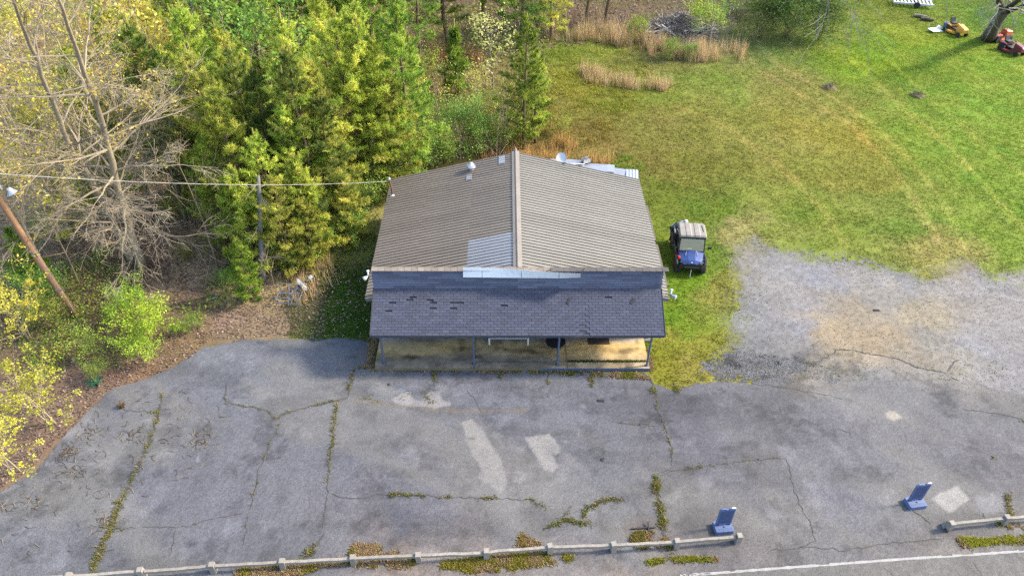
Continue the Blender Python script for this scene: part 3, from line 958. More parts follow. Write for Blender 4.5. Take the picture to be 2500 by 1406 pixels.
# front wall, stone courses standing proud of it
fwall = MB().box((0, .12, 1.62), (2 * PW - .1, .2, 2.86), col=alb((150, 145, 140))).build('front_wall', M['stone'], shop)
stones = [alb(c) for c in ((188, 160, 150), (165, 160, 160), (150, 150, 158), (196, 182, 162), (138, 128, 122), (178, 148, 130), (160, 170, 180))]
sm = []
for k in range(7):
    L = .28 + .06 * (k % 3)
    sm.append((L, MB().box((0, 0, 0), (L - .012, .05, .138), col=stones[k], taper=.985).mesh('stone', M['stone'])))
rest = MB()
openings = [(3.42, 4.38, 0, 2.1), (-4.6, -2.9, 1.0, 1.95), (-.9, .5, 1.0, 1.95), (5.0, 6.1, 1.0, 1.95)]
cnt = 0
for r in range(14):
    z = .2 + .075 + r * .15
    x = -PW + .06 + (r % 2) * .12
    while x < PW - .4:
        k = random.randrange(7)
        L, me = sm[k]
        cx = x + L / 2
        hit = any(a - L / 2 < cx < c + L / 2 and zz0 - .07 < z < zz1 + .07 for a, c, zz0, zz1 in openings)
        if not hit:
            if cnt < 260:
                put('stone', me, fwall, (cx, -.003, z))
                cnt += 1
            else:
                rest.box((cx, -.003, z), (L - .012, .05, .138), col=stones[k])
        x += L
tag(rest.build('stonework', M['stone'], fwall), kind='stuff')
# door and windows under the porch
dr = MB().box((3.9, .0, 1.25), (.92, .09, 2.02), col=alb((95, 72, 58))).build('door', M['col'], shop)
MB().box((4.24, -.08, 1.2), (.05, .07, .14)).build('handle', M['steel'], dr)
MB().box((3.9, -.3, .213), (1.0, .42, .02), col=alb((70, 55, 45))).build('door_mat', M['col'], shop)
for a, c, z0, z1 in openings[1:]:
    w = MB().box(((a + c) / 2, .0, (z0 + z1) / 2), (c - a, .06, z1 - z0)).build('window', M['white'], shop)
    for sx in (-1, 1):
        MB().box(((a + c) / 2 + sx * (c - a) / 4, -.035, (z0 + z1) / 2), ((c - a) / 2 - .08, .012, z1 - z0 - .12)).build('pane', M['glassdark'], w)
# porch slab
P0, P1, P2, P3 = G(915, 893, .2), G(1583, 900, .2), (6.07, -.02), (-6.66, -.02)
X, Y, F = grid(P0.x, 6.07, -2.06, .0, .06)


def slab_col(x, y):
    t = (x + 6.6) / 12.7
    c = np.zeros(x.shape + (3,)) + alb((172, 156, 132))
    tan = np.exp(-((y + .75 + .25 * np.sin(x * .9)) / .55) ** 2) * (.5 + .7 * fbm(x * .6, y * 1.2, 301))
    sun_warm = sstep(1.2, 3.2, x) * sstep(-1.75, -1.3, y) * (.5 + .8 * fbm(x * .9, y * .9, 303))  # sunlight on the slab's right part, put into the colour
    c = c + (alb((206, 176, 122)) - c) * np.clip(tan * .9 + sun_warm * .45, 0, 1)[..., None]
    grey = sstep(-1.15, -1.55, y + (fbm(x * 1.1, y, 305) - .5) * .8) * sstep(3.0, 1.0, x)
    c = c + (alb((118, 113, 108)) - c) * (grey * .8)[..., None]
    back = sstep(-.5, -.1, y + (fbm(x * 1.3, y, 307) - .5) * .5)
    c = c + (alb((150, 150, 152)) - c) * (back * .7)[..., None]
    blot = .35 * sstep(.45, .65, fbm(x * .8, y * 2.2, 315, 5)) + sstep(.6, .75, fbm(x * 1.2 + 5, y * 1.5, 309)) * .35 + .45 * np.exp(-(((x - .6) / .8) ** 2 + ((y + 1.0) / .22) ** 2))
    c = c * (1 - blot)[..., None]
    joint = (np.abs(x + 2.0) < .035) | (np.abs(x - 2.26 + .02 * y) < .03) | ((np.abs(y + 1.62) < .03) & (x > -1.9))
    c = np.where(joint[..., None], c * .5, c)
    return c * 2.0 * (.85 + .3 * vnoise(x * 7, y * 7, 311))[..., None]


slab = MB().box(((P0.x + 6.07) / 2, -1.03, .098), (6.07 - P0.x, 2.06, .196), col=alb((150, 140, 122))).build('porch_slab', M['concrete'], shop)
b = MB()
b.add(np.stack([X, Y, np.full_like(X, .2)], 1), F, slab_col(X, Y))
b.build('slab_surface', M['concrete'], slab)
MB().box((3.55, -2.066, .09), (5.05, .012, .18)).build('painted_slab_edge', M['bluetrim'], slab)
MB().box((6.3, -.02, .07), (.4, .35, .14), col=alb((170, 170, 165))).build('concrete_block', M['concrete'], shop)
b = MB()
x = rng.uniform(2.3, 6.0, 420)
tag(blades(np.stack([x, rng.normal(-1.62, .025, 420)], 1), .06, .03, 4, .03, .9, alb((112, 132, 44)), M['grass'], 'slab_joint_weeds', z=.2), kind='stuff')

# metal roof: panels of four ribs, each an object
NP = 11
pw = (YB - YF) / NP


def roof_panel(L, col, colj=.05):
    """local x along the slope (0..L), y across, ribs proud"""
    b = MB()
    prof = []
    for r in range(4):
        y0 = pw * r / 4
        prof += [(y0, 0), (y0 + .04, .0), (y0 + .05, .05), (y0 + .085, .05), (y0 + .095, 0)]
    prof.append((pw + .0, 0))
    nseg = 10
    V, Cc, F = [], [], []
    for k in range(nseg + 1):
        xx = L * k / nseg
        for (yy, zz) in prof:
            V.append((xx, yy, zz + .001 * math.sin(k * 1.7)))
            Cc.append(np.array(col) * (1 + colj * .6 * math.sin(k * 1.1 + int(yy * 4.4) * 2.3)))
    n = len(prof)
    for k in range(nseg):
        for j in range(n - 1):
            F.append((k * n + j, k * n + n + j, k * n + n + j + 1, k * n + j + 1))
    F.append(tuple(range(n)))
    b.add(V, F, np.array(Cc))
    return b.mesh('roof_panel', M['roof'])


ang = math.atan2(HR - HE, HW)
SL = math.hypot(HW, HR - HE)
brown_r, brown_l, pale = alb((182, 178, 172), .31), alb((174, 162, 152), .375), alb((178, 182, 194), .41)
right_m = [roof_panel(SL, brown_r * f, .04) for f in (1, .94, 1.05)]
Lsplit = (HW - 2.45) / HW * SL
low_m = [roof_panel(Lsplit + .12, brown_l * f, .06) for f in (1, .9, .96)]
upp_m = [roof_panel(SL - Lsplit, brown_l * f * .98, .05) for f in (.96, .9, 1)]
upp_p = roof_panel(SL - Lsplit, pale, .03)


def place_panel(me, side, d0, k, dz=0.0, rev=False):
    # d0: distance up the slope from the eave; local x points up the slope
    o = put('roof_panel', me, shop)
    ca, sa = math.cos(ang), math.sin(ang)
    ux = Vector((-side * ca, 0, sa))
    n = Vector((side * sa, 0, ca))
    yv = n.cross(ux)
    p = Vector((side * HW, YF + pw * (k if yv.y > 0 else k + 1), HE)) + ux * d0 + n * dz
    o.matrix_local = Matrix(((ux.x, yv.x, n.x, p.x), (ux.y, yv.y, n.y, p.y), (ux.z, yv.z, n.z, p.z), (0, 0, 0, 1)))
    return o


for k in range(NP):
    place_panel(right_m[(k * 7) % 3], 1, 0, k)
    place_panel(low_m[(k * 5) % 3], -1, 0, k, .006)
    if k < 3:
        tag(place_panel(upp_p, -1, Lsplit, k, .003), 'newer pale grey roof panel')
    else:
        place_panel(upp_m[k % 3], -1, Lsplit, k)
# small pale patch panel at the back of the ridge and under the vent
for (d0, L, k0, w) in ((SL - .95, .35, YB - .95, .8), (SL - 2.75, .3, YB - 1.9, .5)):
    ca, sa = math.cos(ang), math.sin(ang)
    c = Vector((-HW + (d0 + L / 2) * ca, k0 + w / 2, HE + (d0 + L / 2) * sa + .038))
    MB().box((0, 0, 0), (L, w, .006), (0, -ang, 0)).build('roof_patch', M['galv'], shop, c)
# ridge cap, eave trim, rakes, fascia
b = MB()
for s in (-1, 1):
    b.box((s * .1, (YF + YB) / 2 + .05, HR + .05 - .1 * slope), (.21, YB - YF + .12, .02), (0, s * ang, 0), alb((186, 176, 168), .3))
b.tube([(0, YF - .02, HR + .045), (0, YB + .1, HR + .045)], .05, 8, alb((185, 170, 160), .27))
b.build('ridge_cap', M['roof'], shop)
MB().lathe([(.07, 0), (.08, .08), (.03, .16), (.035, .2), (.0, .26)], 10, Matrix.Translation((0, YB + .12, HR + .02)), alb((200, 196, 190))).build('ridge_finial', M['col'], shop)
for s in (-1, 1):
    MB().box((s * (HW - .02), (YF + YB) / 2, HE - .085), (.03, YB - YF, .13), col=alb((120, 108, 98))).build('fascia', M['col'], shop)
    for y in (YF + .05, YB - .05):
        q = MB()
        q.bar((s * HW, y, HE - .06), (0, y, HR - .06), .03, .13, alb((135, 120, 108)))
        q.build('rake_board', M['col'], shop)
for y0, y1 in ((1.2, 4.4), (4.8, 7.9)):
    gt = MB()
    gt.bar((HW + .05, y0, HE - .06 + random.uniform(-.03, .01)), (HW + .05, y1, HE - .04), .11, .1, alb((135, 122, 112)))
    gt.build('gutter', M['col'], shop)
for s in (-1, 1):   # soffit ends in front of the eaves
    MB().box((s * (HW - .26), YF - .06, HE - .02 + .26 * slope - .12), (.5, .06, .2), (0, s * ang, 0), alb((165, 165, 172))).build('eave_end_board', M['col'], shop)

# shingled false front (mansard face) and porch roof
ZJ, ZM = 3.30, 4.19
MY = .11
b = MB()
b.box((0, .2, (ZJ + ZM) / 2 - .12), (2 * PW, .16, ZM - ZJ + .16), col=alb((70, 75, 90)))
par = b.build('false_front', M['shingle'], shop)
sh_cols = [alb(c, .35, (.97, 1.02, 1.06)) for c in ((103, 106, 124), (106, 109, 127), (99, 102, 120), (109, 112, 129), (103, 104, 119), (104, 108, 126))]
rows_m = 7
cs = (ZM - ZJ) / rows_m
tilt = math.atan2(MY, ZM - ZJ)
cap_cols = [alb(c, .5) for c in ((152, 141, 134), (142, 132, 126), (160, 149, 141))]
wst = .93
stm = [MB().box((0, 0, 0), (wst - .008, .02, cs + .035), col=c * 1.6 * np.array([1, 1, 1.0]) * (.8 + .45 * ((i_ * 5) % 6) / 6)).mesh('shingle_strip', M['shingle']) for i_, c in enumerate(sh_cols)]
for r in range(rows_m):
    z = ZJ + cs * (r + .5)
    y = MY * (r + .5) / rows_m + .01
    x = -PW + .0 - (r % 3) * .31
    while x < PW:
        x0, x1 = max(x, -PW - .01), min(x + wst, PW + .01)
        if x1 - x0 > .05:
            o = put('shingle_strip', stm[random.randrange(6)], par, ((x0 + x1) / 2, y - .012, z - .01), (-tilt - .3, 0, random.uniform(-.006, .006)))
            o.scale = ((x1 - x0) / wst, 1, 1)
        x += wst
# cap shingles along the top: brown on the left, grey on the right
capm = [MB().box((0, 0, 0), (.285, .27, .02), col=c).mesh('cap_shingle', M['shingle']) for c in cap_cols]
capg = [MB().box((0, 0, 0), (.285, .27, .02), col=c).mesh('cap_shingle', M['shingle']) for c in (alb((128, 122, 122), .4), alb((118, 113, 115), .4))]
x = -PW
while x < PW:
    me = random.choice(capm) if x < 1.2 else random.choice(capg)
    put('cap_shingle', me, par, (x + .14, MY + .06, ZM + .035 + random.uniform(-.004, .004)), (.06, .02, 0))
    x += .295

YE, ZE = -1.97, 2.235
pl = math.hypot(YE, ZJ - ZE)
pa = math.atan2(ZJ - ZE, -YE)
pdir = Vector((0, YE, ZE - ZJ)).normalized()
pn = Vector((0, pdir.z, -pdir.y))
pn = pn if pn.z > 0 else -pn


def sag(x, t):
    return -.035 * math.exp(-((x - 2.9) / .25) ** 2) * t - .02 * t * math.sin((x + 6.5) * .48) ** 2


b = MB()
c0 = Vector((0, 0, ZJ)) + pdir * pl / 2 - pn * .08
b.box(c0, (2 * PW - .02, pl, .05), (pa, 0, 0), alb((72, 76, 88)))
por = b.build('porch_roof', M['shingle'], shop)
rows = 17
ex = pl / rows
tw = 2 * PW / 43
DARK = [(1008.6, 726.8), (999, 732), (956, 738), (946, 757), (955, 762), (1049.5, 732), (1057.6, 738.7), (1056.8, 751), (1107, 739), (1124, 738.5), (1107, 751), (1231, 745), (1493, 722.7)]
darkset = set()
for px, py in DARK:
    # where the ray meets the porch plane
    o_, q = Vector((CX, CY, CH)), G(px, py)
    d = (q - o_)
    t = (Vector((0, 0, ZJ)) - o_).dot(pn) / d.dot(pn)
    h = o_ + d * t
    tt = (h - Vector((0, 0, ZJ))).dot(pdir)
    r = int(tt / ex)
    off = (r % 2) * .5
    cidx = int(math.floor((h.x + PW) / tw + off))
    darkset.add((r, cidx))
shm = []
for c in sh_cols:
    for k in (.97, 1.0, 1.03):
        shm.append(MB().box((0, 0, 0), (tw - .013, ex + .05, .014), col=c * k).mesh('shingle', M['shingle']))
rest, under = MB(), MB()
for r in range(rows):
    for k in range(44):
        x0 = -PW + (k - (r % 2) * .5) * tw
        x1 = x0 + tw
        x0, x1 = max(x0, -PW), min(x1, PW)
        if x1 - x0 < .04:
            continue
        if (r, k) in darkset:
            continue
        cx = (x0 + x1) / 2
        t = (r + .5) / rows
        p = Vector((cx, 0, ZJ)) + pdir * (ex * (r + .5)) + pn * (.0 + sag(cx, t) - .02 + random.uniform(-.002, .003))
        rot = (pa - .09, 0, random.uniform(-.006, .006))
        if r >= rows - 6 or (r == rows - 7 and k < 36):
            o = put('shingle', random.choice(shm), por, p, rot)
            o.scale = ((x1 - x0) / tw, 1, 1)
        else:
            rest.box(p, (x1 - x0 - .013, ex + .05, .014), rot, random.choice(sh_cols) * random.choice((.97, 1, 1.03)))
tag(rest.build('shingles', M['shingle'], por), kind='stuff')
for px, py, a in ((1388, 725, 1.2), (1543, 727, 1.0)):
    g_ = G(px, py, 3.0)
    tt = (3.31 - 3.0) / (ZJ - ZE)
    MB().box((0, 0, 0), (.3, .12, .012), col=alb((75, 75, 85), .4)).build('loose_shingle', M['shingle'], por).matrix_local = Matrix.Translation((g_.x, YE * tt, ZJ - (ZJ - ZE) * tt + .012)) @ Matrix.Rotation(pa, 4, 'X') @ Matrix.Rotation(a, 4, 'Z')
# drooping shingle edge, fascia and the side trims
b = MB()
V, F = [], []
for k in range(90):
    x = -PW - .02 + k * (2 * PW + .04) / 89
    w = .012 * math.sin(k * 1.3) + .01 * math.sin(k * .37)
    e = Vector((x, YE, ZE + sag(x, 1)))
    V += [e + pn * .0 + Vector((0, .02, -.012)), e + Vector((0, -.05 + w * .5, -.055 + w)), e + Vector((0, -.045, -.1 + w)), e + Vector((0, .0, -.1))]
for k in range(89):
    for j in range(3):
        F.append((k * 4 + j, k * 4 + j + 1, k * 4 + 5 + j, k * 4 + 4 + j))
b.add([tuple(v) for v in V], F, alb((70, 72, 84), .4))
b.build('eave_edge', M['shingle'], por)
MB().box((0, YE + .06, ZE - .14), (2 * PW - .04, .04, .17)).build('porch_beam', M['bluetrim'], shop)
for s in (-1, 1):
    b = MB()
    b.bar((s * (PW + .012), 0, ZJ - .06), (s * (PW + .012), YE, ZE - .06), .02, .13, alb((85, 85, 92)))
    b.prism([(0, .05), (YE * -1 - .05, .05), (0, 1.06)], 0, .02, Matrix(((0, 0, 1, s * PW - .01), (-1, 0, 0, 0), (0, 1, 0, ZE - .06), (0, 0, 0, 1))), alb((80, 82, 92)))
    b.build('porch_side_trim', M['col'], por)
# porch posts
for px, py in ((938, 887), (1157.5, 888), (1361, 890), (1579, 892)):
    p = G(px, py, .2)
    pm = MB()
    pm.tube([(p.x, p.y, .2), (p.x, p.y, 2.12)], .048, 10)
    pm.box((p.x, p.y, .206), (.18, .18, .012))
    pm.build('porch_post', M['bluepost'], shop)
# roof vent, flood lights, service mast
ca = math.cos(ang)
vx = G(1150, 410, 3.75)
vz = HR - abs(vx.x) * slope
v = MB().lathe([(.13, -.1), (.13, .16)], 12, Matrix.Translation((vx.x, vx.y, vz))).build('roof_vent', M['galv'], shop)
MB().lathe([(.15, .16), (.23, .22), (.26, .33), (.22, .27), (.1, .5), (.02, .52)], 14, Matrix.Translation((vx.x, vx.y, vz))).build('vent_cap', M['aluminium'], v, smooth=True)


def flood(p, d):
    f = MB().box((0, 0, .0), (.12, .08, .12)).build('flood_light', M['steel'], shop, p)
    mt = Vector(d).normalized().to_track_quat('Z', 'Y').to_matrix().to_4x4()
    MB().lathe([(.04, -.02), (.05, .08), (.09, .15), (.12, .22), (.125, .27)], 14, mt).build('lamp_housing', M['aluminium'], f)
    MB().lathe([(.115, .27), (.11, .28), (.02, .284)], 14, mt).build('lens', M['white'], f)
    mt2 = Matrix.Translation((.0, .0, .0)) @ Vector((d[0] * .2, .6, .9)).normalized().to_track_quat('Z', 'Y').to_matrix().to_4x4()
    MB().lathe([(.035, 0), (.04, .16), (.07, .2), (.07, .26), (.03, .27)], 12, mt2).build('photocell', M['whitemet'], f)


flood((-HW - .03, 1.75, HE + .12), (-.7, -.6, -.25))
flood((HW + .1, .5, HE + .02), (.7, -.5, -.2))
ms = G(957, 470, 2.75)
mz = HE + (HW - abs(ms.x)) * slope
MT = Vector((ms.x - .08, ms.y + .05, mz + 1.0))
mast = MB().tube([(ms.x, ms.y, mz - .3), (ms.x, ms.y, mz + .5), tuple(MT)], [.045, .042, .04], 10, alb((150, 100, 75))).build('service_mast', M['col'], shop)
MB().lathe([(.07, 0), (.085, .08), (.05, .16), (.0, .18)], 12, Matrix.Translation(MT)).build('weather_head', M['aluminium'], mast)
MB().lathe([(.14, 0), (.06, .06), (.05, .1)], 12, Matrix.Translation((ms.x, ms.y, mz + .02))).build('flashing', M['white'], mast)

# white panels lying along the top of the false front
sp = thing('roof_panel_strip', 'loose white metal panels draped along the top of the shingled false front', 'metal sheet', (0, .1, ZM))
segs = [(1130, 1177, 0, .0), (1177, 1273, 1, .0), (1273, 1365, 2, 0), (1365, 1418, 3, 0)]
tops = {1130: 653, 1177: 653.5, 1273: 659, 1365: 666, 1418: 669}
bots = {1130: 677, 1177: 677.5, 1273: 678.5, 1365: 679.5, 1418: 677.5}
for x0, x1, k, _ in segs:
    V, F = [], []
    n = 6
    for j in range(n + 1):
        t = j / n
        px = x0 + (x1 - x0) * t + (.6 if j == 0 else -.6 if j == n else 0)
        py0 = tops[x0] * (1 - t) + tops[x1] * t
        py1 = bots[x0] * (1 - t) + bots[x1] * t
        g1, g0 = G(px, py1, ZM - .28), None
        zt = ZM + .18 + .02 * math.sin(px * .05)
        # upper edge leans back over the cap
        g0 = G(px, py0, zt)
        for gq, off in ((g0, 0), (g1, 0)):
            yq = min(gq.y, -.02) if gq is g1 else gq.y
            V.append((gq.x, gq.y - .1, gq.z - ZM))
            V.append((gq.x, gq.y - .1 + .02, gq.z - ZM - .012))
    for j in range(n):
        a = j * 4
        F += [(a, a + 2, a + 6, a + 4), (a + 1, a + 5, a + 7, a + 3), (a, a + 4, a + 5, a + 1), (a + 2, a + 3, a + 7, a + 6)]
    F += [(0, 1, 3, 2), (n * 4, n * 4 + 2, n * 4 + 3, n * 4 + 1)]
    MB().add(V, F).build('panel', M['whitemet'], sp)
for px, py, px2, py2 in ((1332, 663, 1347, 657), (1415, 669, 1428, 654)):
    a, c = G(px, py, ZM + .12), G(px2, py2, ZM + .35)
    MB().tube([(a.x, a.y - .1, .12), (c.x, c.y - .1, .35)], .018, 5).build('brace', M['darkwood'], sp)

# bench, patio table
bn = thing('bench', 'white slatted bench standing on the porch under the eave', 'bench', ((-1.15 + .62) / 2, -.42, .2))
x0, x1 = G(1192, 825, .6).x, G(1292, 825, .6).x
cx = (x0 + x1) / 2
bn.location = (cx, -.36, .2)
Lb = x1 - x0
for y in (-.16, -.05, .06):
    MB().box((0, y, .43), (Lb, .095, .03)).build('seat_slat', M['white'], bn)
MB().box((0, .16, .7), (Lb, .03, .1), (-.15, 0, 0)).build('back_slat', M['white'], bn)
MB().box((0, .18, .83), (Lb, .03, .1), (-.15, 0, 0)).build('back_slat', M['white'], bn)
for s in (-1, 1):
    for y in (-.17, .13):
        MB().box((s * (Lb / 2 - .05), y, .21), (.07, .06, .4)).build('leg', M['white'], bn)
    MB().box((s * (Lb / 2 - .05), -.02, .6), (.08, .4, .035)).build('armrest', M['white'], bn)
tp = G(1357, 838, .92)
tb = thing('patio_table', 'round black metal patio table with curved legs on the porch', 'table', (tp.x, tp.y + .12, .2))
MB().lathe([(.0, .7), (.44, .7), (.46, .715), (.44, .73), (.05, .725), (.02, .725)], 28).build('tabletop', M['black'], tb)
for k in range(4):
    a = k * math.pi / 2 + .6
    P = [Vector((math.cos(a) * r_, math.sin(a) * r_, z)) for r_, z in ((.12, .69), (.2, .5), (.14, .3), (.24, .12), (.38, .02))]
    MB().tube(P, .014, 6).build('leg', M['black'], tb)
# ------------------------------------------------------------------ trees
def rv():
    v = Vector((random.gauss(0, 1), random.gauss(0, 1), random.gauss(0, 1)))
    return v.normalized()


def leaf_cloud(b, P, size, per, rad, cols, flat=.3, asp=.55, droop=0.0):
    """diamond leaves round the points P"""
    P = np.asarray(P, float)
    if len(P) == 0:
        return
    n = len(P) * per
    c = np.repeat(P, per, 0) + rng.normal(0, rad, (n, 3))
    a = rng.normal(0, 1, (n, 3))
    a[:, 2] = a[:, 2] * flat - droop
    a /= np.linalg.norm(a, axis=1)[:, None]
    u = rng.normal(0, 1, (n, 3))
    u[:, 2] *= flat
    u -= (u * a).sum(1)[:, None] * a
    u /= np.linalg.norm(u, axis=1)[:, None] + 1e-6
    s = (size * rng.uniform(.6, 1.35, n))[:, None]
    V = np.stack([c - a * s, c + u * s * asp, c + a * s, c - u * s * asp], 1).reshape(-1, 3)
    cols = np.asarray(cols)
    base = np.repeat(cols[rng.integers(0, len(cols), len(P))], per, 0) * rng.uniform(.7, 1.3, (n, 1))
    b.add(V, np.arange(4 * n).reshape(-1, 4), np.repeat(base, 4, 0))


def tufts(b, P, D, size, per, cols, wid=.16, spread=.75, ci=None):
    """fans of needles: P points, D directions"""
    P, D = np.asarray(P, float), np.asarray(D, float)
    n = len(P) * per
    p = np.repeat(P, per, 0)
    d = np.repeat(D, per, 0) + rng.normal(0, spread, (n, 3))
    d /= np.linalg.norm(d, axis=1)[:, None] + 1e-6
    s = np.repeat(np.broadcast_to(size, len(P)), per) * rng.uniform(.6, 1.25, n)
    u = rng.normal(0, 1, (n, 3))
    u -= (u * d).sum(1)[:, None] * d
    u /= np.linalg.norm(u, axis=1)[:, None] + 1e-6
    w = (s * wid)[:, None]
    p = p + rng.normal(0, .03, (n, 3))
    V = np.stack([p - u * w * .5, p + u * w * .5, p + d * s[:, None] + u * w * .25, p + d * s[:, None] - u * w * .25], 1).reshape(-1, 3)
    cols = np.asarray(cols)
    if ci is None:
        ci = rng.integers(0, len(cols), len(P))
    c = np.repeat(cols[ci], per, 0) * rng.uniform(.75, 1.25, (n, 1))
    b.add(V, np.arange(4 * n).reshape(-1, 4), np.repeat(c, 4, 0))


BARK_P = alb((150, 125, 100), .4)
BARK_G = alb((200, 184, 162), .42)


def pine(seed, h, rad, cols, dens=1.0, start=.14, candles=True, size=.27, upturn=.5):
    random.seed(seed)
    wob = [random.gauss(0, .012) * h for _ in range(8)]

    def axis_at(z):
        t = z / h * 7
        i = min(int(t), 6)
        f = t - i
        return Vector((wob[i] * (1 - f) + wob[i + 1] * f, wob[7 - i] * (1 - f) + wob[6 - i] * f, z))
    tr = MB()
    zs = [h * k / 9 for k in range(10)]
    tr.tube([axis_at(z) for z in zs], [.014 * h * (1 - .93 * z / h) + .008 for z in zs], 7, BARK_P)
    P, D, S, CI = [], [], [], []
    z = h * start
    br = MB()
    while z < h * .98:
        t = (z / h - start) / (1 - start)
        prof = (1 - t) ** .68 * (.65 + .35 * min(1, t * 4))
        nb = random.choice((3, 4, 4, 5))
        a0 = random.random() * 6.28
        for k in range(nb):
            L = max(.25, rad * prof * random.uniform(.55, 1.18))
            a = a0 + k * 6.283 / nb + random.gauss(0, .3)
            el = R(-4 + 48 * t + random.gauss(0, 8))
            o = axis_at(z + random.uniform(-.1, .1))
            d = Vector((math.cos(a) * math.cos(el), math.sin(a) * math.cos(el), math.sin(el)))
            pts = []
            m = 6
            for j in range(m):
                s = j / (m - 1)
                pts.append(o + d * L * s + Vector((0, 0, upturn * L * .35 * s * s)) + rv() * .05 * L * s)
            br.tube(pts, [.028 * (L / 2) * (1 - .8 * j / (m - 1)) + .005 for j in range(m)], 3, BARK_P, cap=False)
            side = Vector((-math.sin(a), math.cos(a), 0))
            nt = max(6, int(L * 22 * dens))
            for _ in range(nt):
                s = random.uniform(.22, 1) ** .75
                j = min(int(s * (m - 1)), m - 2)
                f = s * (m - 1) - j
                q = pts[j].lerp(pts[j + 1], f)
                off = random.uniform(-1, 1) * L * .42 * (1.1 - s)
                q = q + side * off + Vector((0, 0, random.uniform(-.05, .1) * L + .08 * abs(off)))
                dd = d * .7 + side * (.6 if off > 0 else -.6) * random.random() + Vector((0, 0, .55))
                P.append(q)
                D.append(dd.normalized())
                S.append(size * random.uniform(.75, 1.2))
                # clump tone belongs to the branch: older darker needles, fresh yellow-green ones
                CI.append(min(len(cols) - 1, int(random.random() * 2 + (len(cols) - 2) * ((seed * 7 + k * 3 + int(z * 5)) % 10) / 10)))
            if candles and t > .3 and t > .55 and random.random() < .5:
                for _ in range(1):
                    P.append(pts[-1] + rv() * .15)
                    D.append(Vector((0, 0, 2.5)))
                    S.append(size * 1.25)
                    CI.append(-1)
        z += h * random.uniform(.035, .06) * (1 - .35 * t) + .12
    for _ in range(10):
        P.append(axis_at(h * random.uniform(.9, 1.0)))
        D.append(Vector((random.gauss(0, .3), random.gauss(0, .3), 1)))
        S.append(size * 1.3)
        CI.append(0)
    P.append(axis_at(h))
    D.append(Vector((0, 0, 3)))
    S.append(size * 1.8)
    CI.append(-1)
    CI = np.array(CI)
    cr = MB()
    nrm = CI >= 0
    P, D, S = np.array([tuple(p) for p in P]), np.array([tuple(d) for d in D]), np.array(S)
    tufts(cr, P[nrm], D[nrm], S[nrm] * .76, 10, cols, .16, .85, CI[nrm])
    if (~nrm).any():
        tufts(cr, P[~nrm], D[~nrm], S[~nrm], 4, np.array([alb((205, 200, 110), .6)]), .13, .12)
    return tr.mesh('trunk', M['bark'], True), br.mesh('branches', M['bark']), cr.mesh('crown', M['needle'])


def limb(b, tips, o, d, L, r, depth, maxd, col, gravity=.0, spread=.6, minr=.006, kids=(3, 5), mids=None):
    """recursive limb: wandering tube with side limbs"""
    n = 5 if depth < maxd else 4
    pts = [o]
    dd = d.normalized()
    for k in range(n):
        dd = (dd + rv() * .17 + Vector((0, 0, gravity))).normalized()
        pts.append(pts[-1] + dd * (L / n))
    rr = [max(minr, r * (1 - .62 * k / n)) for k in range(n + 1)]
    b.tube(pts, rr, 7 if depth == 0 else (5 if depth == 1 else 3), col, cap=False)
    if depth >= maxd:
        tips.append(pts[-1])
        tips.append(pts[-2])
        return pts
    nk = random.randint(*kids)
    for k in range(nk):
        s = random.uniform(.3, .95)
        j = min(int(s * n), n - 1)
        q = pts[j].lerp(pts[j + 1], s * n - j)
        ax = rv()
        dk = ((pts[j + 1] - pts[j]).normalized() + ax * spread).normalized()
        limb(b, tips, q, dk, L * random.uniform(.42, .7) * (1.15 - s * .4), rr[j] * .6, depth + 1, maxd, col, gravity, spread, minr, kids)
    limb(b, tips, pts[-1], dd, L * .55, rr[-1], depth + 1, maxd, col, gravity, spread, minr, kids)
    return pts


def leafy(seed, h, spread, cols, size=.09, per=7, rad=.16, stems=1, maxd=3, low=.25, bark=BARK_G, flat=.6, tr_r=.012, asp=.55, kids=(3, 5), nl=14, lsc=1.0):
    random.seed(seed)
    tr, br, cr = MB(), MB(), MB()
    tips = []
    for s in range(stems):
        a = random.random() * 6.28
        lean = (.0 if stems == 1 else .5) * spread / h * random.uniform(.5, 1.5)
        o = Vector((random.gauss(0, .12), random.gauss(0, .12), 0)) * (0 if stems == 1 else 1)
        pts = [o]
        d = Vector((math.cos(a) * lean, math.sin(a) * lean, 1)).normalized()
        hh = h * (.95 if stems == 1 else random.uniform(.6, .95))
        for k in range(8):
            d = (d + rv() * .05).normalized()
            pts.append(pts[-1] + d * hh / 8)
        rr = [tr_r * h * (1 - .88 * k / 8) / stems ** .3 for k in range(9)]
        tr.tube(pts, rr, 7, bark)
        for k in range(max(4, int(nl / stems ** .6))):
            t = low + (1 - low) * (k + random.random()) / max(4, int(nl / stems ** .6))
            t = min(t, .97)
            j = min(int(t * 8), 7)
            q = pts[j].lerp(pts[j + 1], t * 8 - j)
            a = random.random() * 6.28
            el = R(random.uniform(15, 60))
            L = spread * random.uniform(.5, 1.05) * (1.05 - .62 * abs(t - .35)) * (1 if t < .8 else .6)
            limb(br, tips, q, Vector((math.cos(a) * math.cos(el), math.sin(a) * math.cos(el), math.sin(el))), L, rr[j] * .5, 2 if maxd == 3 else 1, maxd, bark, .04, .7, .005, kids)
        tips.append(pts[-1])
    pp = np.array([tuple(p) for p in tips])
    if lsc < 1:
        pp = pp[rng.uniform(0, 1, len(pp)) < lsc]
    leaf_cloud(cr, pp, size, per, rad, cols, flat, asp)
    return tr.mesh('trunk', M['bark'], True), br.mesh('branches', M['bark']), cr.mesh('crown', M['leaf'])


def plant(name, meshes, label, cat, loc, group=None, scale=1.0, rz=None, tilt=None):
    t = thing(name, label, cat, loc, random.random() * 6.28 if rz is None else rz, group)
    t.scale = (scale, scale, scale)
    if tilt:
        t.rotation_euler = (tilt[0], tilt[1], t.rotation_euler[2])
    for m in meshes:
        if m is not None:
            put(m.name.split('.')[0], m, t)
    return t


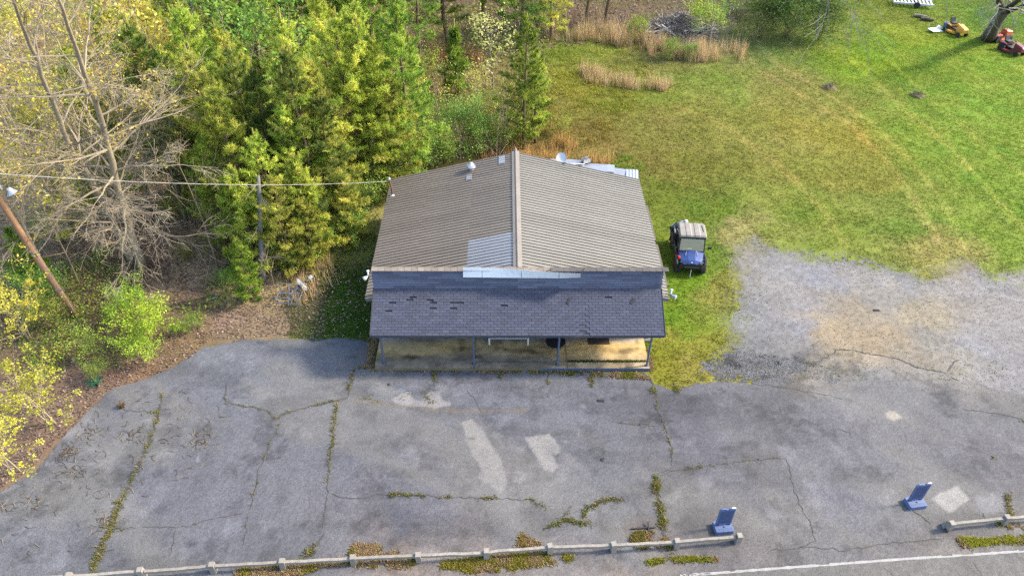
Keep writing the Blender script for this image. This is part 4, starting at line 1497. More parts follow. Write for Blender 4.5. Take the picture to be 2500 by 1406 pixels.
YG = [alb(c, 1.95) for c in ((88, 106, 42), (112, 126, 50), (136, 144, 60), (158, 160, 76))]
DG = [alb(c, 1.9) for c in ((56, 72, 34), (72, 90, 40), (92, 106, 46), (112, 120, 54))]
BG = [alb(c, 1.4) for c in ((72, 98, 38), (96, 120, 44), (114, 136, 52), (134, 150, 60))]
OL = [alb(c, 1.9) for c in ((94, 98, 46), (116, 117, 52), (138, 134, 62), (156, 148, 74))]
LIME = [alb(c, .95) for c in ((132, 160, 46), (150, 174, 58), (164, 184, 72), (112, 146, 42))]
SHR = [alb(c, 1.15) for c in ((100, 134, 58), (120, 150, 66), (136, 164, 78), (88, 118, 48))]
YEL = [alb(c, .7) for c in ((214, 204, 78), (222, 212, 96), (196, 184, 66), (206, 200, 96))]
BUD = [alb(c, 0.76) for c in ((205, 180, 84), (190, 165, 74), (160, 156, 60), (216, 190, 110))]
PALE = [alb(c, 0.74) for c in ((206, 204, 130), (190, 192, 110), (214, 210, 150), (170, 176, 92))]
CED = [alb(c, .8) for c in ((54, 80, 32), (70, 96, 38), (86, 110, 44), (100, 124, 50))]

PV = {
    'y1': pine(11, 12, 3.6, YG, 1.1), 'y2': pine(12, 12, 3.1, YG, 1.2), 'y3': pine(13, 12, 3.8, OL, 1.05), 'g1': pine(14, 12, 3.1, BG, 1.1), 'g2': pine(15, 12, 3.0, YG[:2] + BG[:2], 1.2),
    'd1': pine(16, 12, 3.1, DG, 1.0, .3), 'd2': pine(17, 12, 3.0, DG, 1.1, .2), 's1': pine(18, 6, 2.0, YG, 1.5, .04, True, .24), 's2': pine(19, 6, 1.8, BG, 1.5, .05, True, .24), 's3': pine(20, 6, 2.2, OL, 1.5, .04, True, .24),
}
PH = {'y1': 12, 'y2': 12, 'y3': 12, 'g1': 12, 'g2': 12, 'd1': 12, 'd2': 12, 's1': 6, 's2': 6, 's3': 6}
# top pixel, height, kind, label
PINES = [
    (428, 18, 11.5, 'y1', 'yellow-green pine with pale candles, tallest beside the grey snag at the top edge'),
    (540, 66, 10.5, 'y2', 'slender yellow-green pine standing right of the tall pine beside the grey snag'),
    (688, 40, 12, 'y2', 'narrow pine with bristling pale candles at the top centre of the left woods'),
    (816, 42, 12, 'y1', 'tall pine with tiered golden branches, in the middle of the woods left of the roof'),
    (965, 0, 13, 'g2', 'tall bright green pine, rightmost of the big pines before the dark gap'),
    (900, 95, 10.5, 'y2', 'yellow-green pine tucked under the tall bright green pine'),
    (1030, 205, -11, 'd1', 'darker pine at the edge of the woods left of the lone young pine'),
    (752, 150, 9.5, 'y3', 'olive pine in front of the pine with tiered golden branches'),
    (610, 170, 9.5, 'd2', 'deep green pine in shade behind the middle of the service cable'),
    (858, 200, 8.5, 'y1', 'broad golden pine behind the green shrubs left of the roof'),
    (520, 210, 9.5, 'y1', 'wide yellow-green pine right of the two bare trees'),
    (690, 250, 8.5, 'y2', 'mid-height pine above the cable, left of the broad golden pine'),
    (950, 190, 8, 'y3', 'olive pine standing behind the light green shrubs at the roof corner'),
    (460, 130, 10.5, 'y3', 'olive-gold pine just right of the bare branches at the upper left'),
    (385, 120, 10, 'd2', 'shaded pine half hidden behind the crown of the right bare tree'),
    (800, 310, 6.5, 'y3', 'low spreading olive pine above the left end of the roof'),
    (890, 330, 5.5, 'y1', 'short golden pine touching the shrubs at the back left roof corner'),
    (620, 330, 7.5, 'y1', 'pine with feathery golden boughs crossing the service cable'),
    (720, 390, 6.0, 's1', 'dense yellow-green young pine above the metal dish stand'),
    (565, 420, 6.0, 's1', 'young pine with drooping golden boughs left of the grey dead trunk'),
    (575, 590, 3.6, 's2', 'small bright green pine in front, beside the leaf-covered verge'),
    (735, 490, 4.2, 's3', 'small olive pine between the dead trunk and the green shrubs'),
    (665, 500, 3.8, 's1', 'small pine leaning over the collapsed dark boards'),
    (985, 140, -14, 'd1', 'very dark pine at the top edge, left of the pale leafing tree'),
    (1090, 128, -13, 'd2', 'dark pine at the top edge behind the lone young pine'),
    (1180, 112, -13, 'd1', 'dark pine at the top edge just left of the brown clearing'),
    (1275, 120, -13, 'd2', 'dark pine at the top edge behind the pine at the roof ridge'),
    (1345, 105, -9, 'y3', 'ragged olive pine at the top edge above the tawny grass'),
    (1432, 72, -12, 'd1', 'bare-stemmed dark pine over the brown leaf floor'),
    (870, 150, -14, 'd2', 'dark pine behind the tall bright green pine, cut by the top edge'),
    (770, 130, -13, 'g1', 'green pine at the top edge left of the dark pines'),
    (620, 160, -13, 'd1', 'dark pine behind the fresh green broadleaf at the top edge'),
    (1285, 42, 8.8, 'g2', 'bushy green pine rising just behind the roof ridge'),
    (1310, 120, 6.5, 'y2', 'shorter pine leaning against the bushy pine behind the ridge'),
    (140, 120, 10, 'y2', 'yellow-green pine behind the leaning left bare trunk'),
    (300, 60, 11, 'd2', 'dark green pine between the two bare trunks near the top'),
    (40, 260, 8, 'y3', 'olive pine at the left edge above the lamp'),
    (20, 560, 4, 's2', 'small green pine at the left edge behind the utility pole'),
    (700, 120, 11, 'd2', 'shaded pine between the candle-topped pine and the golden tiered pine'),
    (560, 130, 10, 'd1', 'shaded pine behind the wide yellow-green pine'),
    (780, 230, 8.5, 'd2', 'shaded pine behind the low spreading olive pine'),
    (860, 10, 12.5, 'y2', 'slim golden pine between the tiered pine and the bright green pine'),
    (660, 430, 6, 'y3', 'olive pine overhanging the upper end of the grey dead trunk'),
    (830, 420, 4.6, 's3', 'young olive pine under the cable near the service mast'),
    (480, 330, 7, 'y2', 'thin pine with a bare lower stem right of the bare twigs'),
    (1480, 58, -12, 'd2', 'dark pine with bare lower trunk above the tawny grass'),
]
def stand(px, py, h, r=1.6):
    # the spot whose tree of height h tops out at the pixel; a tree that would stand in the shop is a lower one behind it
    if h < 0:       # given by the foot of its trunk
        return G(px, py), -h
    while True:
        p = G(px, py, h)
        if -8.2 - r * .5 < p.x < 8.5 and -3 < p.y < 10.7 + r and h > .6:
            h *= .96
        else:
            return p, h


for px, py, h, kd, lab in PINES:
    p, h = stand(px, py, h)
    plant('pine_tree', PV[kd], lab, 'tree', (p.x, p.y, 0), 'pines in the woods', h / PH[kd])

# woods behind, filled in by trees that nothing tells apart
random.seed(77)
taken = [(o.location.x, o.location.y) for o in C.objects if o.name.startswith('pine_tree')]
kinds = ['y1', 'y2', 'y3', 'g2', 'd1', 'd2', 'y2', 'y1']
n_ = 0
for _ in range(4000):
    px, py = random.uniform(330, 1010), random.uniform(60, 430)
    p = G(px, py)
    if n_ >= 42 or py > 470 - .28 * abs(px - 620) or any(math.hypot(p.x - a, p.y - c) < 2.3 for a, c in taken):
        continue
    taken.append((p.x, p.y))
    kd = kinds[n_ % 8]
    h = random.uniform(6.5, 10.5) * (.8 if py > 330 else 1)
    plant('pine_tree', PV[kd], 'pine packed among others deep in the woods at the upper left', 'tree', (p.x, p.y, 0), 'pines packed deep in the woods', h / PH[kd])
    n_ += 1
n_ = 0
taken2 = []

# lone young pine, long bright needles
p = G(1108, 72, 5.0)
plant('young_pine_tree', pine(31, 5.0, 1.25, BG, .55, .1, False, .42, .9), 'lone young pine with long bright green needles in front of the tawny grass', 'tree', (p.x, p.y, 0))
# pale leafing tree
p = G(1205, 22, 7.0)
plant('leafing_tree', leafy(41, 7, 2.0, PALE, .1, 6, .2, 1, 3, .25, alb((190, 180, 160)), .5, .009, .5, (2, 4), 18, .8), 'slim pale tree with sparse cream-green leaves left of the ridge pine', 'tree', (p.x, p.y, 0))
B3 = {'bud1': leafy(42, 10, 3.0, BUD, .085, 6, .22, 1, 3, .3, BARK_G, .6, .011, .6, (3, 4), 18, .8), 'bud2': leafy(43, 10, 3.2, [BUD[2], YG[3], OL[2], BUD[1]], .085, 7, .24, 1, 3, .25, BARK_G, .6, .011, .6, (3, 4), 18, .9),
      'green': leafy(44, 9, 3.0, SHR[:2] + BG[1:3], .1, 9, .25, 1, 3, .25, BARK_G, .6, .011, .6, (3, 4), 18, 1)}
for px, py, h, kd, lab in [
    (60, -10, 12, 'bud1', 'budding golden tree in the top left corner'), (200, 20, 11, 'bud1', 'budding golden tree between the tops of the two bare trunks'), (300, -20, 12, 'bud2', 'budding yellow-green tree right of the right bare trunk at the top'),
    (-30, 130, 11, 'bud1', 'golden budding tree cut by the left edge'), (100, 170, 9.5, 'bud2', 'yellow-green budding tree behind the left bare trunk'), (240, 160, 9, 'bud1', 'low golden budding tree between the two bare trunks'),
    (350, 230, 8, 'bud2', 'thin yellow-green budding tree among the bare twigs'), (-60, 330, 9, 'bud2', 'budding tree at the left edge behind the lamp'),
    (330, 60, 10.5, 'bud1', 'golden tree right of the right bare trunk below the top'), (640, -40, 11, 'green', 'fresh green broadleaf tree at the top edge behind the pines'), (560, -30, 11, 'green', 'fresh green broadleaf tree right of the grey snag'),
    (1760, -50, 6, 'green', 'light green broadleaf bush-tree right of the brush pile'), (1240, 190, 5, 'bud2', 'thin olive sapling beside the pale leafing tree'), (1160, 170, 4.5, 'bud2', 'thin olive sapling left of the pale leafing tree'), (1030, 190, 5, 'bud2', 'thin olive sapling above the light green shrubs'),
]:
    p = G(px, py, h)
    plant('broadleaf_tree', B3[kd], lab, 'tree', (p.x, p.y, 0), 'broadleaf trees in early leaf', h / (9 if kd == 'green' else 10))


for _ in range(3000):
    px, py = random.uniform(-150, 420), random.uniform(40, 470)
    p = G(px, py)
    if n_ >= 24 or any(math.hypot(p.x - a, p.y - c) < 2.6 for a, c in taken2):
        continue
    taken2.append((p.x, p.y))
    h = random.uniform(4.5, 8.5)
    plant('broadleaf_tree', B3[('bud1', 'bud2', 'bud2', 'green')[n_ % 4]], 'thin budding tree in the crowd behind the two big bare trees', 'tree', (p.x, p.y, 0), 'budding trees behind the bare pair', h / 10)
    n_ += 1

# the two big bare trees, from pixel axes
def bare_tree(seed, axis_px, r0, limbs, lab):
    random.seed(seed)
    base = G(*axis_px[0][:2])
    pts = []
    for px, py, z, dy in axis_px:
        q = G(px, py, z)
        pts.append(q - base)
    t = thing('bare_tree', lab, 'tree', base, 0, 'bare trees by the lot')
    # resample
    rs = []
    for k in range(len(pts) - 1):
        for f in (0, .25, .5, .75):
            rs.append(pts[k].lerp(pts[k + 1], f) + rv() * .05 * (k + f > 0))
    rs.append(pts[-1])
    n = len(rs) - 1
    rad = [r0 * (1 - .8 * k / n) * (1.25 if k == 0 else 1) for k in range(n + 1)]
    b = MB()
    b.tube(rs, rad, 10, BARK_G * .9)
    b.build('trunk', M['bark'], t, smooth=True)
    br, tips = MB(), []
    for k in range(limbs):
        s = random.uniform(.16, 1) if k > 4 else .2 + .06 * k
        j = min(int(s * n), n - 1)
        q = rs[j].lerp(rs[j + 1], s * n - j)
        a = random.random() * 6.28
        el = R(random.uniform(-12, 30) + 30 * s)
        d = Vector((math.cos(a) * math.cos(el), math.sin(a) * math.cos(el), math.sin(el)))
        L = random.uniform(2.2, 4.0) * (1.15 - .5 * s)
        limb(br, tips, q, d, L, min(rad[j] * .5, .058), 1, 4, BARK_G * random.uniform(.7, 1.0), .0, .62, .007, (3, 4))
    # haze of fine twigs at the ends
    T_ = np.repeat(np.array([tuple(p) for p in tips]), 1, 0)
    n_ = len(T_)
    dd_ = rng.normal(0, 1, (n_, 3))
    dd_ /= np.linalg.norm(dd_, axis=1)[:, None]
    L_ = rng.uniform(.25, .65, (n_, 1))
    sd_ = np.cross(dd_, rng.normal(0, 1, (n_, 3)))
    sd_ /= np.linalg.norm(sd_, axis=1)[:, None]
    br.add(np.stack([T_ - sd_ * .006, T_ + sd_ * .006, T_ + dd_ * L_ + sd_ * .002], 1).reshape(-1, 3), np.arange(3 * n_).reshape(-1, 3), BARK_G * .95)
    br.build('branches', M['bark'], t)
    cr = MB()
    tp_ = np.array([tuple(p) for p in tips])
    tp_ = tp_[tp_[:, 2] > 7.5]
    tp_ = tp_[rng.uniform(0, 1, len(tp_)) < .12]
    leaf_cloud(cr, tp_, .07, 4, .12, BUD, .6)
    cr.build('crown', M['leaf'], t)


bare_tree(51, [(345, 652, 0, 0), (318, 560, 2.4, 0), (290, 470, 4.8, 0), (268, 375, 7.2, 0), (232, 250, 10.2, 0), (185, 120, 13.2, 0), (140, -10, 16, 0)], .24, 30, 'big bare tree with a pale trunk, the right one of the close pair')
bare_tree(52, [(326, 640, 0, 0), (285, 560, 2.2, 0), (245, 480, 4.5, 0), (180, 375, 7.4, 0), (130, 260, 10.2, 0), (75, 110, 13.4, 0), (22, -20, 16.2, 0)], .22, 30, 'big bare tree leaning left, the left one of the close pair')
# bare saplings and the dead twiggy sapling by the dark boards
for k, (px, py, h, lab) in enumerate([(640, 590, 3.4, 'dead pale sapling with bare twigs in front of the grey dead trunk'), (430, 330, 8, 'bare spindly tree left of the pine with a bare lower stem'), (60, 420, 7, 'bare spindly tree behind the street lamp'),
                                      (1590, 62, -6, 'bare grey tree above the brush pile'), (380, 20, 10, 'bare reddish brown tree against the brown thicket'), (500, 480, 4, 'bare twiggy sapling right of the big bare trees')]):
    hb = h
    h = abs(h)
    ms_ = leafy(60 + k, h, h * .3, BUD, .06, 1, .1, 1, 3, .2, alb((196, 172, 146)), .5, .007, .5, (2, 4), 16, .0001 if k else .0001)
    p = G(px, py, max(hb, 0))
    plant('bare_sapling', ms_[:2], lab, 'tree', (p.x, p.y, 0))

# grey bare saplings among the pines
bs_ = [leafy(160 + k, 7, 2.0, BUD, .06, 1, .1, 1, 3, .15, alb((186, 172, 156), .45), .5, .006, .5, (2, 4), 18, .0001)[:2] for k in range(2)]
for k, (px, py, h) in enumerate([(470, 250, 7), (560, 320, 6.5), (640, 290, 7), (760, 300, 6.5), (820, 370, 4.5), (900, 270, 6), (1000, 230, 5), (1120, 300, 3), (1210, 270, 4.5), (690, 360, 6), (590, 180, 8), (1060, 160, 5), (520, 400, 5.5), (740, 440, 4.5), (1230, 130, 6), (980, 380, 3)]):
    p, h = stand(px, py, h, 1.0)
    plant('bare_sapling', bs_[k % 2], 'thin grey bare sapling poking out among the pines', 'tree', (p.x, p.y, 0), 'bare saplings among the pines', h / 7)

# shrubs
SV = {'shr1': leafy(71, 3.2, 1.7, SHR, .055, 13, .2, 5, 3, .1, BARK_P, .6, .012, .55, (3, 4), 16), 'shr2': leafy(72, 3.2, 1.9, SHR, .055, 13, .22, 6, 3, .08, BARK_P, .6, .012, .55, (3, 4), 16),
      'lime1': leafy(73, 3, 1.9, LIME, .055, 11, .15, 5, 3, .15, BARK_P, .6, .012, .7, (3, 4), 16), 'oliv': leafy(74, 3, 1.9, [OL[0], OL[1], BG[0], YG[1]], .075, 8, .22, 6, 3, .05, BARK_P, .6, .012, .4, (3, 4), 16),
      'yel': leafy(75, 5, 2.9, YEL, .06, 11, .1, 3, 3, .15, BARK_G, .6, .012, .75, (3, 4), 20, .9), 'ced': leafy(76, 4, 2.2, CED, .11, 10, .3, 7, 3, .04, BARK_P, .5, .01, .35, (3, 4), 18)}
SH = {'shr1': 3.2, 'shr2': 3.2, 'lime1': 3, 'oliv': 3, 'yel': 5, 'ced': 4}
for px, py, h, kd, lab in [
    (1040, 270, 3.6, 'shr1', 'light green shrub behind the roof, left of its back corner shrubs'), (1130, 240, 3.6, 'shr2', 'feathery green shrub behind the left half of the roof'), (1180, 290, 2.6, 'shr1', 'small green shrub directly behind the roof vent'),
    (985, 330, 3.2, 'shr2', 'bright shrub behind the back left corner of the roof'), (930, 400, 3.2, 'shr1', 'green shrub at the service mast'), (880, 430, 3.0, 'shr2', 'green shrub left of the service mast under the cable'),
    (800, 470, 2.8, 'shr1', 'feathery green shrub in front of the small olive pine'), (860, 500, 2.4, 'shr2', 'green shrub against the shaded left eave'), (760, 540, 2.2, 'shr1', 'low green shrub above the dry grass by the dish stand'),
    (920, 460, 2.2, 'shr1', 'small shrub brushing the left eave'), (700, 590, 1.8, 'oliv', 'low olive bush behind the dry grass tuft'),
    (350, 740, 2.4, 'lime1', 'large lime green bush at the edge of the lot'), (285, 715, 2.0, 'lime1', 'lime green bush right of the utility pole base'), (330, 830, 1.6, 'lime1', 'low lime bush in front at the lot edge'),
    (95, 730, 2.0, 'oliv', 'olive bush left of the utility pole base'), (180, 815, 1.7, 'oliv', 'dark olive bush in front of the utility pole'), (60, 660, 2.4, 'shr2', 'green bush at the left edge above the yellow tree'), (230, 880, 1.1, 'oliv', 'low olive bush between the lime bush and the yellow tree'),
    (470, 770, .9, 'shr1', 'low green weeds bush on the leafy verge'), (430, 790, .8, 'lime1', 'small lime bush on the leafy verge'),
    (-10, 690, 3.6, 'yel', 'yellow blossoming tree at the left edge below the lamp'), (35, 885, 3.8, 'yel', 'yellow blossoming tree overhanging the left corner of the lot'), (-60, 1010, 3.6, 'yel', 'low yellow blossoming tree at the left edge by the lot'),
    (1950, -40, 4.6, 'ced', 'big dark evergreen thicket bush right of the mown path'), (2030, -10, 3.8, 'ced', 'dense evergreen bush, right end of the thicket'), (1880, -10, 3.6, 'ced', 'dense evergreen bush, left end of the thicket'),
    (1555, 45, 1.8, 'lime1', 'small bright green bush left of the brush pile'), (1645, 95, 1.7, 'shr1', 'small green bush growing in front of the brush pile'), (1690, 105, 1.4, 'shr2', 'low green bush at the right foot of the brush pile'), (1740, 10, 3.0, 'lime1', 'tall light green bush at the right of the brush pile'),
    (1370, 280, 1.5, 'oliv', 'olive bush at the foot of the ridge pine'), (1240, 290, 2.2, 'oliv', 'brownish olive bush behind the roof ridge'), (1080, 330, 2.0, 'shr2', 'low bright shrub behind the roof edge'), (1190, 220, 2.2, 'oliv', 'olive bush under the pale leafing tree'), (1030, 120, 2.6, 'oliv', 'olive bush at the woodland edge by the lone young pine'),
    (420, 470, 1.8, 'oliv', 'olive bush right of the upper stems of the big bare pair'), (210, 430, 2.2, 'oliv', 'olive bush behind the left bare trunk at the cable'), (110, 520, 2.0, 'shr2', 'green bush between the lamp and the left bare trunk'), (510, 560, 1.5, 'oliv', 'low olive bush left of the small bright pine'), (440, 600, 1.0, 'oliv', 'low olive bush right of the bare trunks at ground level'), (250, 600, 1.1, 'oliv', 'low olive bush left of the bare trunks at ground level'), (540, 660, 1.0, 'shr1', 'low green bush below the small bright pine'),
]:
    p, h = stand(px, py, h, 1.0)
    nm = 'flowering_tree' if kd == 'yel' else 'shrub'
    plant(nm, SV[kd], lab, 'tree' if kd == 'yel' else 'bush', (p.x, p.y, 0), None, h / SH[kd])
# the evergreen big tree with drooping pale twigs at the top
p = G(1960, 40, 0)

# tall dry grass bands, thicket twigs
def tall(poly, n, h, cols, name, soft=.9, wid=.03):
    x, y = scatter(GP(poly), int(n * 1.1), soft, 81)
    dn = fbm(x * .8, y * .8, 82, 4)
    k = rng.uniform(0, 1, len(x)) < sstep(.3, .58, dn)
    x, y, dn = x[k], y[k], dn[k]
    h = h * (.45 + .9 * dn)
    cc = np.array([alb(c, .85, (1, 1, 1.1)) for c in cols])[rng.integers(0, len(cols), len(x))]
    blades(np.stack([x, y], 1), h * rng.uniform(.7, 1.2, len(x)), wid, 5, .1, .28, cc, M['drygrass'], name, colvar=.25, tipcol=1.2)


TAW = [(206, 178, 130), (192, 160, 114), (216, 192, 148), (172, 150, 106), (150, 140, 80)]
tall([(1330, 108), (1420, 100), (1520, 118), (1600, 140), (1700, 152), (1800, 158), (1815, 128), (1740, 120), (1600, 105), (1500, 82), (1400, 72), (1330, 80)], 5200, 1.5, TAW, 'tall_dry_grass')
tall([(1415, 196), (1450, 212), (1560, 222), (1630, 222), (1640, 210), (1560, 200), (1450, 180), (1415, 172)], 1500, 1.1, TAW, 'tall_dry_grass')
tall([(1260, 395), (1300, 372), (1340, 350), (1380, 352), (1420, 375), (1500, 400), (1500, 412), (1400, 400)], 1400, 1.0, [(200, 152, 92), (186, 142, 84), (212, 172, 112), (150, 140, 70)], 'tall_dry_grass')
tall([(1170, 380), (1260, 350), (1270, 380), (1180, 392)], 500, .9, [(176, 138, 94), (158, 126, 84)], 'tall_dry_grass')
tall([(690, 720), (740, 650), (800, 640), (830, 690), (790, 720), (740, 740)], 520, .8, TAW[:3], 'tall_dry_grass')
tall([(1040, 150), (1100, 160), (1180, 175), (1180, 140), (1060, 120)], 900, 1.1, [(186, 136, 94), (172, 126, 88)], 'tall_dry_grass')
tall([(1130, 330), (1200, 260), (1340, 230), (1350, 320), (1260, 370)], 2600, .7, [(140, 124, 60), (150, 120, 66), (110, 110, 48)], 'rough_grass', .5, .04)
RG = GP([(1335, 120), (1500, 120), (1600, 170), (1560, 260), (1480, 330), (1400, 370), (1330, 350), (1320, 200)])
x, y = scatter(RG, 9000, .8, 92)
k = fbm(x * 1.1, y * 1.1, 93) > .47
x, y = x[k], y[k]
cc = ground_col(x, y) * np.where(rng.uniform(0, 1, (len(x), 1)) < .5, np.array([[1.9, 2.1, 1.5]]), np.array([[2.3, 2.0, 2.1]]))
blades(np.stack([x, y], 1), .22, .035, 5, .1, .8, cc, M['grass'], 'rough_grass', colvar=.4)
# clumps of lush grass behind the shop
x, y = scatter(GP([(1490, 385), (1540, 380), (1570, 400), (1560, 425), (1500, 400)]), 420, .8, 83)
blades(np.stack([x, y], 1), .24 * rng.uniform(.5, 1.2, len(x)), .04, 5, .12, .8, alb((120, 150, 52), .8), M['grass'], 'lush_grass')
# thicket: thin bare stems and low leaves in the woods
x, y = scatter(GP([(-200, 620), (330, 690), (520, 700), (640, 560), (900, 440), (1250, 365), (1340, 250), (1330, 90), (1480, 85), (1600, 60), (1800, 50), (1800, -70), (-200, -70)]), 15000, .5, 85)
blades(np.stack([x, y], 1), 1.0 * rng.uniform(.3, 1.5, len(x)), .018, 5, .3, .8, np.array([alb((170, 142, 118), .7), alb((140, 114, 92), .7), alb((196, 172, 150), .7)])[rng.integers(0, 3, len(x))], M['bark'], 'undergrowth', colvar=.3, tipcol=1.0)
x, y = scatter(GP([(-200, 560), (200, 420), (520, 420), (900, 400), (1250, 340), (1340, 220), (1320, 60), (900, -50), (-200, -50)]), 26000, .6, 86)
k = fbm(x * .5, y * .5, 87) > .46
x, y = x[k], y[k]
zz = rng.uniform(.1, 1.1, len(x))
b = MB()
leaf_cloud(b, np.stack([x, y, zz], 1), .1, 3, .25, [OL[0], DG[2], BG[0], OL[1]], .5)
tag(b.build('undergrowth_leaves', M['leaf']), kind='stuff')
x, y = scatter(GP([(-200, 900), (60, 700), (230, 620), (330, 690), (560, 690), (640, 700), (560, 760), (420, 800), (300, 900), (150, 930)]), 5000, .5, 88)
k = fbm(x * .6, y * .6, 89) > .5
x, y = x[k], y[k]
b = MB()
leaf_cloud(b, np.stack([x, y, rng.uniform(.05, .5, len(x))], 1), .06, 4, .18, [OL[1], SHR[0], LIME[0], BG[1]], .5)
tag(b.build('low_green_weeds', M['leaf']), kind='stuff')
# ------------------------------------------------------------------ street furniture and objects
# guard rails
def guard_rail(tops, label, zt=.5):
    P = [G(px, py, zt) for px, py in tops]
    o = P[0]
    t = thing('guard_rail', label, 'guard rail', (o.x, o.y, 0), 0, 'timber guard rails along the road')
    for k, p in enumerate(P):
        d = (P[min(k + 1, len(P) - 1)] - P[max(k - 1, 0)])
        a = math.atan2(d.y, d.x)
        b = MB().box((0, 0, zt / 2), (.2, .2, zt), col=(1, 1, 1), taper=.97)
        ob = b.build('post', M['railwood'], t, (p.x - o.x, p.y - o.y, 0), (random.gauss(0, .03), random.gauss(0, .03), a + random.gauss(0, .05)))
    for k in range(len(P) - 1):
        a, c = P[k] - o, P[k + 1] - o
        d = (c - a).normalized()
        b = MB()
        n = 6
        q = [Vector((a.x, a.y, .35)) + d * .105 + (c - a - d * .21) * (j / n) + Vector((0, random.gauss(0, .008), random.gauss(0, .008))) for j in range(n + 1)]
        for j in range(n):
            b.bar(q[j], q[j + 1] + d * .002, .105, .12)
        b.build('rail', M['railwood'], t)
    return t


guard_rail([(-10, 1411), (165, 1402), (342, 1390), (515, 1377), (686, 1368), (860, 1358), (1021, 1351), (1187, 1344), (1344, 1331), (1500, 1326), (1655, 1318), (1805, 1305)], 'long weathered timber guard rail with square posts along the road edge')
guard_rail([(2325, 1274), (2463, 1260), (2600, 1248)], 'short timber guard rail entering from the right edge with a broken end post')
g = G(2308, 1285)
t = thing('broken_post_stub', 'broken dark post stub leaning against the end of the short guard rail', 'post', g)
MB().box((0, 0, .12), (.16, .2, .3), (.3, .5, .3)).build('stub', M['railwood'], t)
MB().box((.06, -.12, .05), (.34, .16, .1), (.1, .1, .5)).build('stub_splinter', M['darkwood'], t)


# blue roadside signs, seen from behind
def road_sign(px, py, rz, label):
    p = G(px, py)
    t = thing('portable_sign', label, 'sign', p, rz, 'blue portable roadside signs')
    prof = [(-.36, 0), (.36, 0), (.37, .06), (.34, .21), (-.34, .21), (-.37, .06)]
    base = MB()
    secs = [(-.24, .9, .0), (-.2, 1.0, 0), (.2, 1.0, 0), (.24, .92, 0)]
    V, F = [], []
    for y, s, _ in secs:
        V += [(x * s, y, z) for x, z in prof]
    n = len(prof)
    for k in range(len(secs) - 1):
        for j in range(n):
            F.append((k * n + j, k * n + (j + 1) % n, (k + 1) * n + (j + 1) % n, (k + 1) * n + j))
    F += [tuple(range(n))[::-1], tuple(range((len(secs) - 1) * n, len(secs) * n))]
    base.add(V, F)
    bo = base.build('base', M['signblue'], t)
    for k in range(5):
        MB().box((0, -.21 + k * .028, .213), (.6, .012, .008)).build('base_rib', M['signblue'], bo)
    MB().lathe([(.0, .21), (.035, .21), (.03, .222), (.0, .224)], 10, Matrix.Translation((0, -.04, 0))).build('filler_cap', M['black'], bo)
    b = MB().prism([(-.3, .26), (.3, .26), (.3, 1.2), (.22, 1.24), (.08, 1.24), (.06, 1.2), (-.06, 1.2), (-.08, 1.24), (-.22, 1.24), (-.3, 1.2)], -.025, .025,
                   Matrix(((1, 0, 0, 0), (0, 0, -1, .08), (0, 1, 0, 0), (0, 0, 0, 1))))
    bd = b.build('board', M['signblue'], t)
    h = MB()
    for r in range(12):
        for c in range(7):
            h.box((-.22 + c * .073 + (.018 if r % 2 else -.018), .0525, .36 + r * .066), (.045, .006, .04))
    tag(h.build('hollow_shades', M['signshade'], bd), kind='stuff')  # dark tiles on the face: shade inside the moulding put into colour
    MB().box((.22, .08, 1.246), (.14, .054, .014)).build('edge_cap', M['white'], t)
    for s in (-1, 1):
        MB().box((s * .22, .08, .235), (.09, .09, .06)).build('hinge_foot', M['black'], t)
    return t


road_sign(1764, 1291, .08 + math.pi, 'blue portable sign standing beside the end post of the long guard rail').rotation_euler[2] = .09
road_sign(2232, 1231, .12, 'blue portable sign standing alone near the square pale patch').rotation_euler[2] = .14
# small things on the asphalt
for px, py, r, lab in ((949, 939, .055, 'small black cap set in the asphalt near the porch'), (1471, 1122, .085, 'round dark cover set in the asphalt right of the pale mitten-shaped patch')):
    p = G(px, py, .014)
    t = thing('round_cover', lab, 'cover', p)
    MB().lathe([(r, 0), (r, .02), (r * .8, .025), (0, .025)], 16).build('lid', M['black'], t)
for px, py, a, lab in ((1467, 978, -.1, 'loose shingle lying on the asphalt in front of the porch'), (2140, 757, 0, 'dark scrap lying on the tan gravel')):
    p = G(px, py, .03)
    tag(MB().box((0, 0, 0), (.3, .13, .02), (.03, .05, a), col=alb((70, 70, 78))).build('loose_scrap', M['shingle'], None, p), lab, 'scrap')
p = G(1570, 1290)
t = thing('steel_bracket', 'dark steel bracket bar lying in the leaf pile by the rail', 'bracket', p)
MB().box((0, 0, .05), (.9, .05, .05), (0, 0, .06)).build('bar', M['black'], t)
MB().box((.2, .05, .09), (.05, .35, .05), (.3, 0, 0)).build('arm', M['rubber'], t)

# utility pole with street lamp and cable
base = G(184, 772)
topq = G(0, 490, 6.9)
top = base + (topq - base) * 1.32
pole = thing('utility_pole', 'brown wooden utility pole leaning left among the bushes', 'utility pole', base)
b = MB()
d = top - base
b.tube([base * 0 + d * k / 6 for k in range(7)], [.17 - .055 * k / 6 for k in range(7)], 12)
b.build('pole', M['polewood'], pole, smooth=True)
for f, a in ((.44, .3), (.46, 2.6), (.2, .6)):
    q = d * f
    MB().box((q.x + .17 * math.cos(a), q.y - .1, q.z), (.3, .03, .05), (0, .2, a)).build('bracket', M['steel'], pole)
MB().tube([d * .02 + Vector((.16, -.06, 0)), d * .5 + Vector((.13, -.06, 0))], .018, 5).build('ground_wire', M['wire'], pole)
lp = G(24, 464, 8.4)
at = base + d * .98
arm = MB()
arm.tube([at - base, (at - base).lerp(lp - base, .5) + Vector((0, 0, .15)), lp - base + Vector((-.3, 0, .02))], .035, 8)
arm.build('lamp_arm', M['aluminium'], pole)
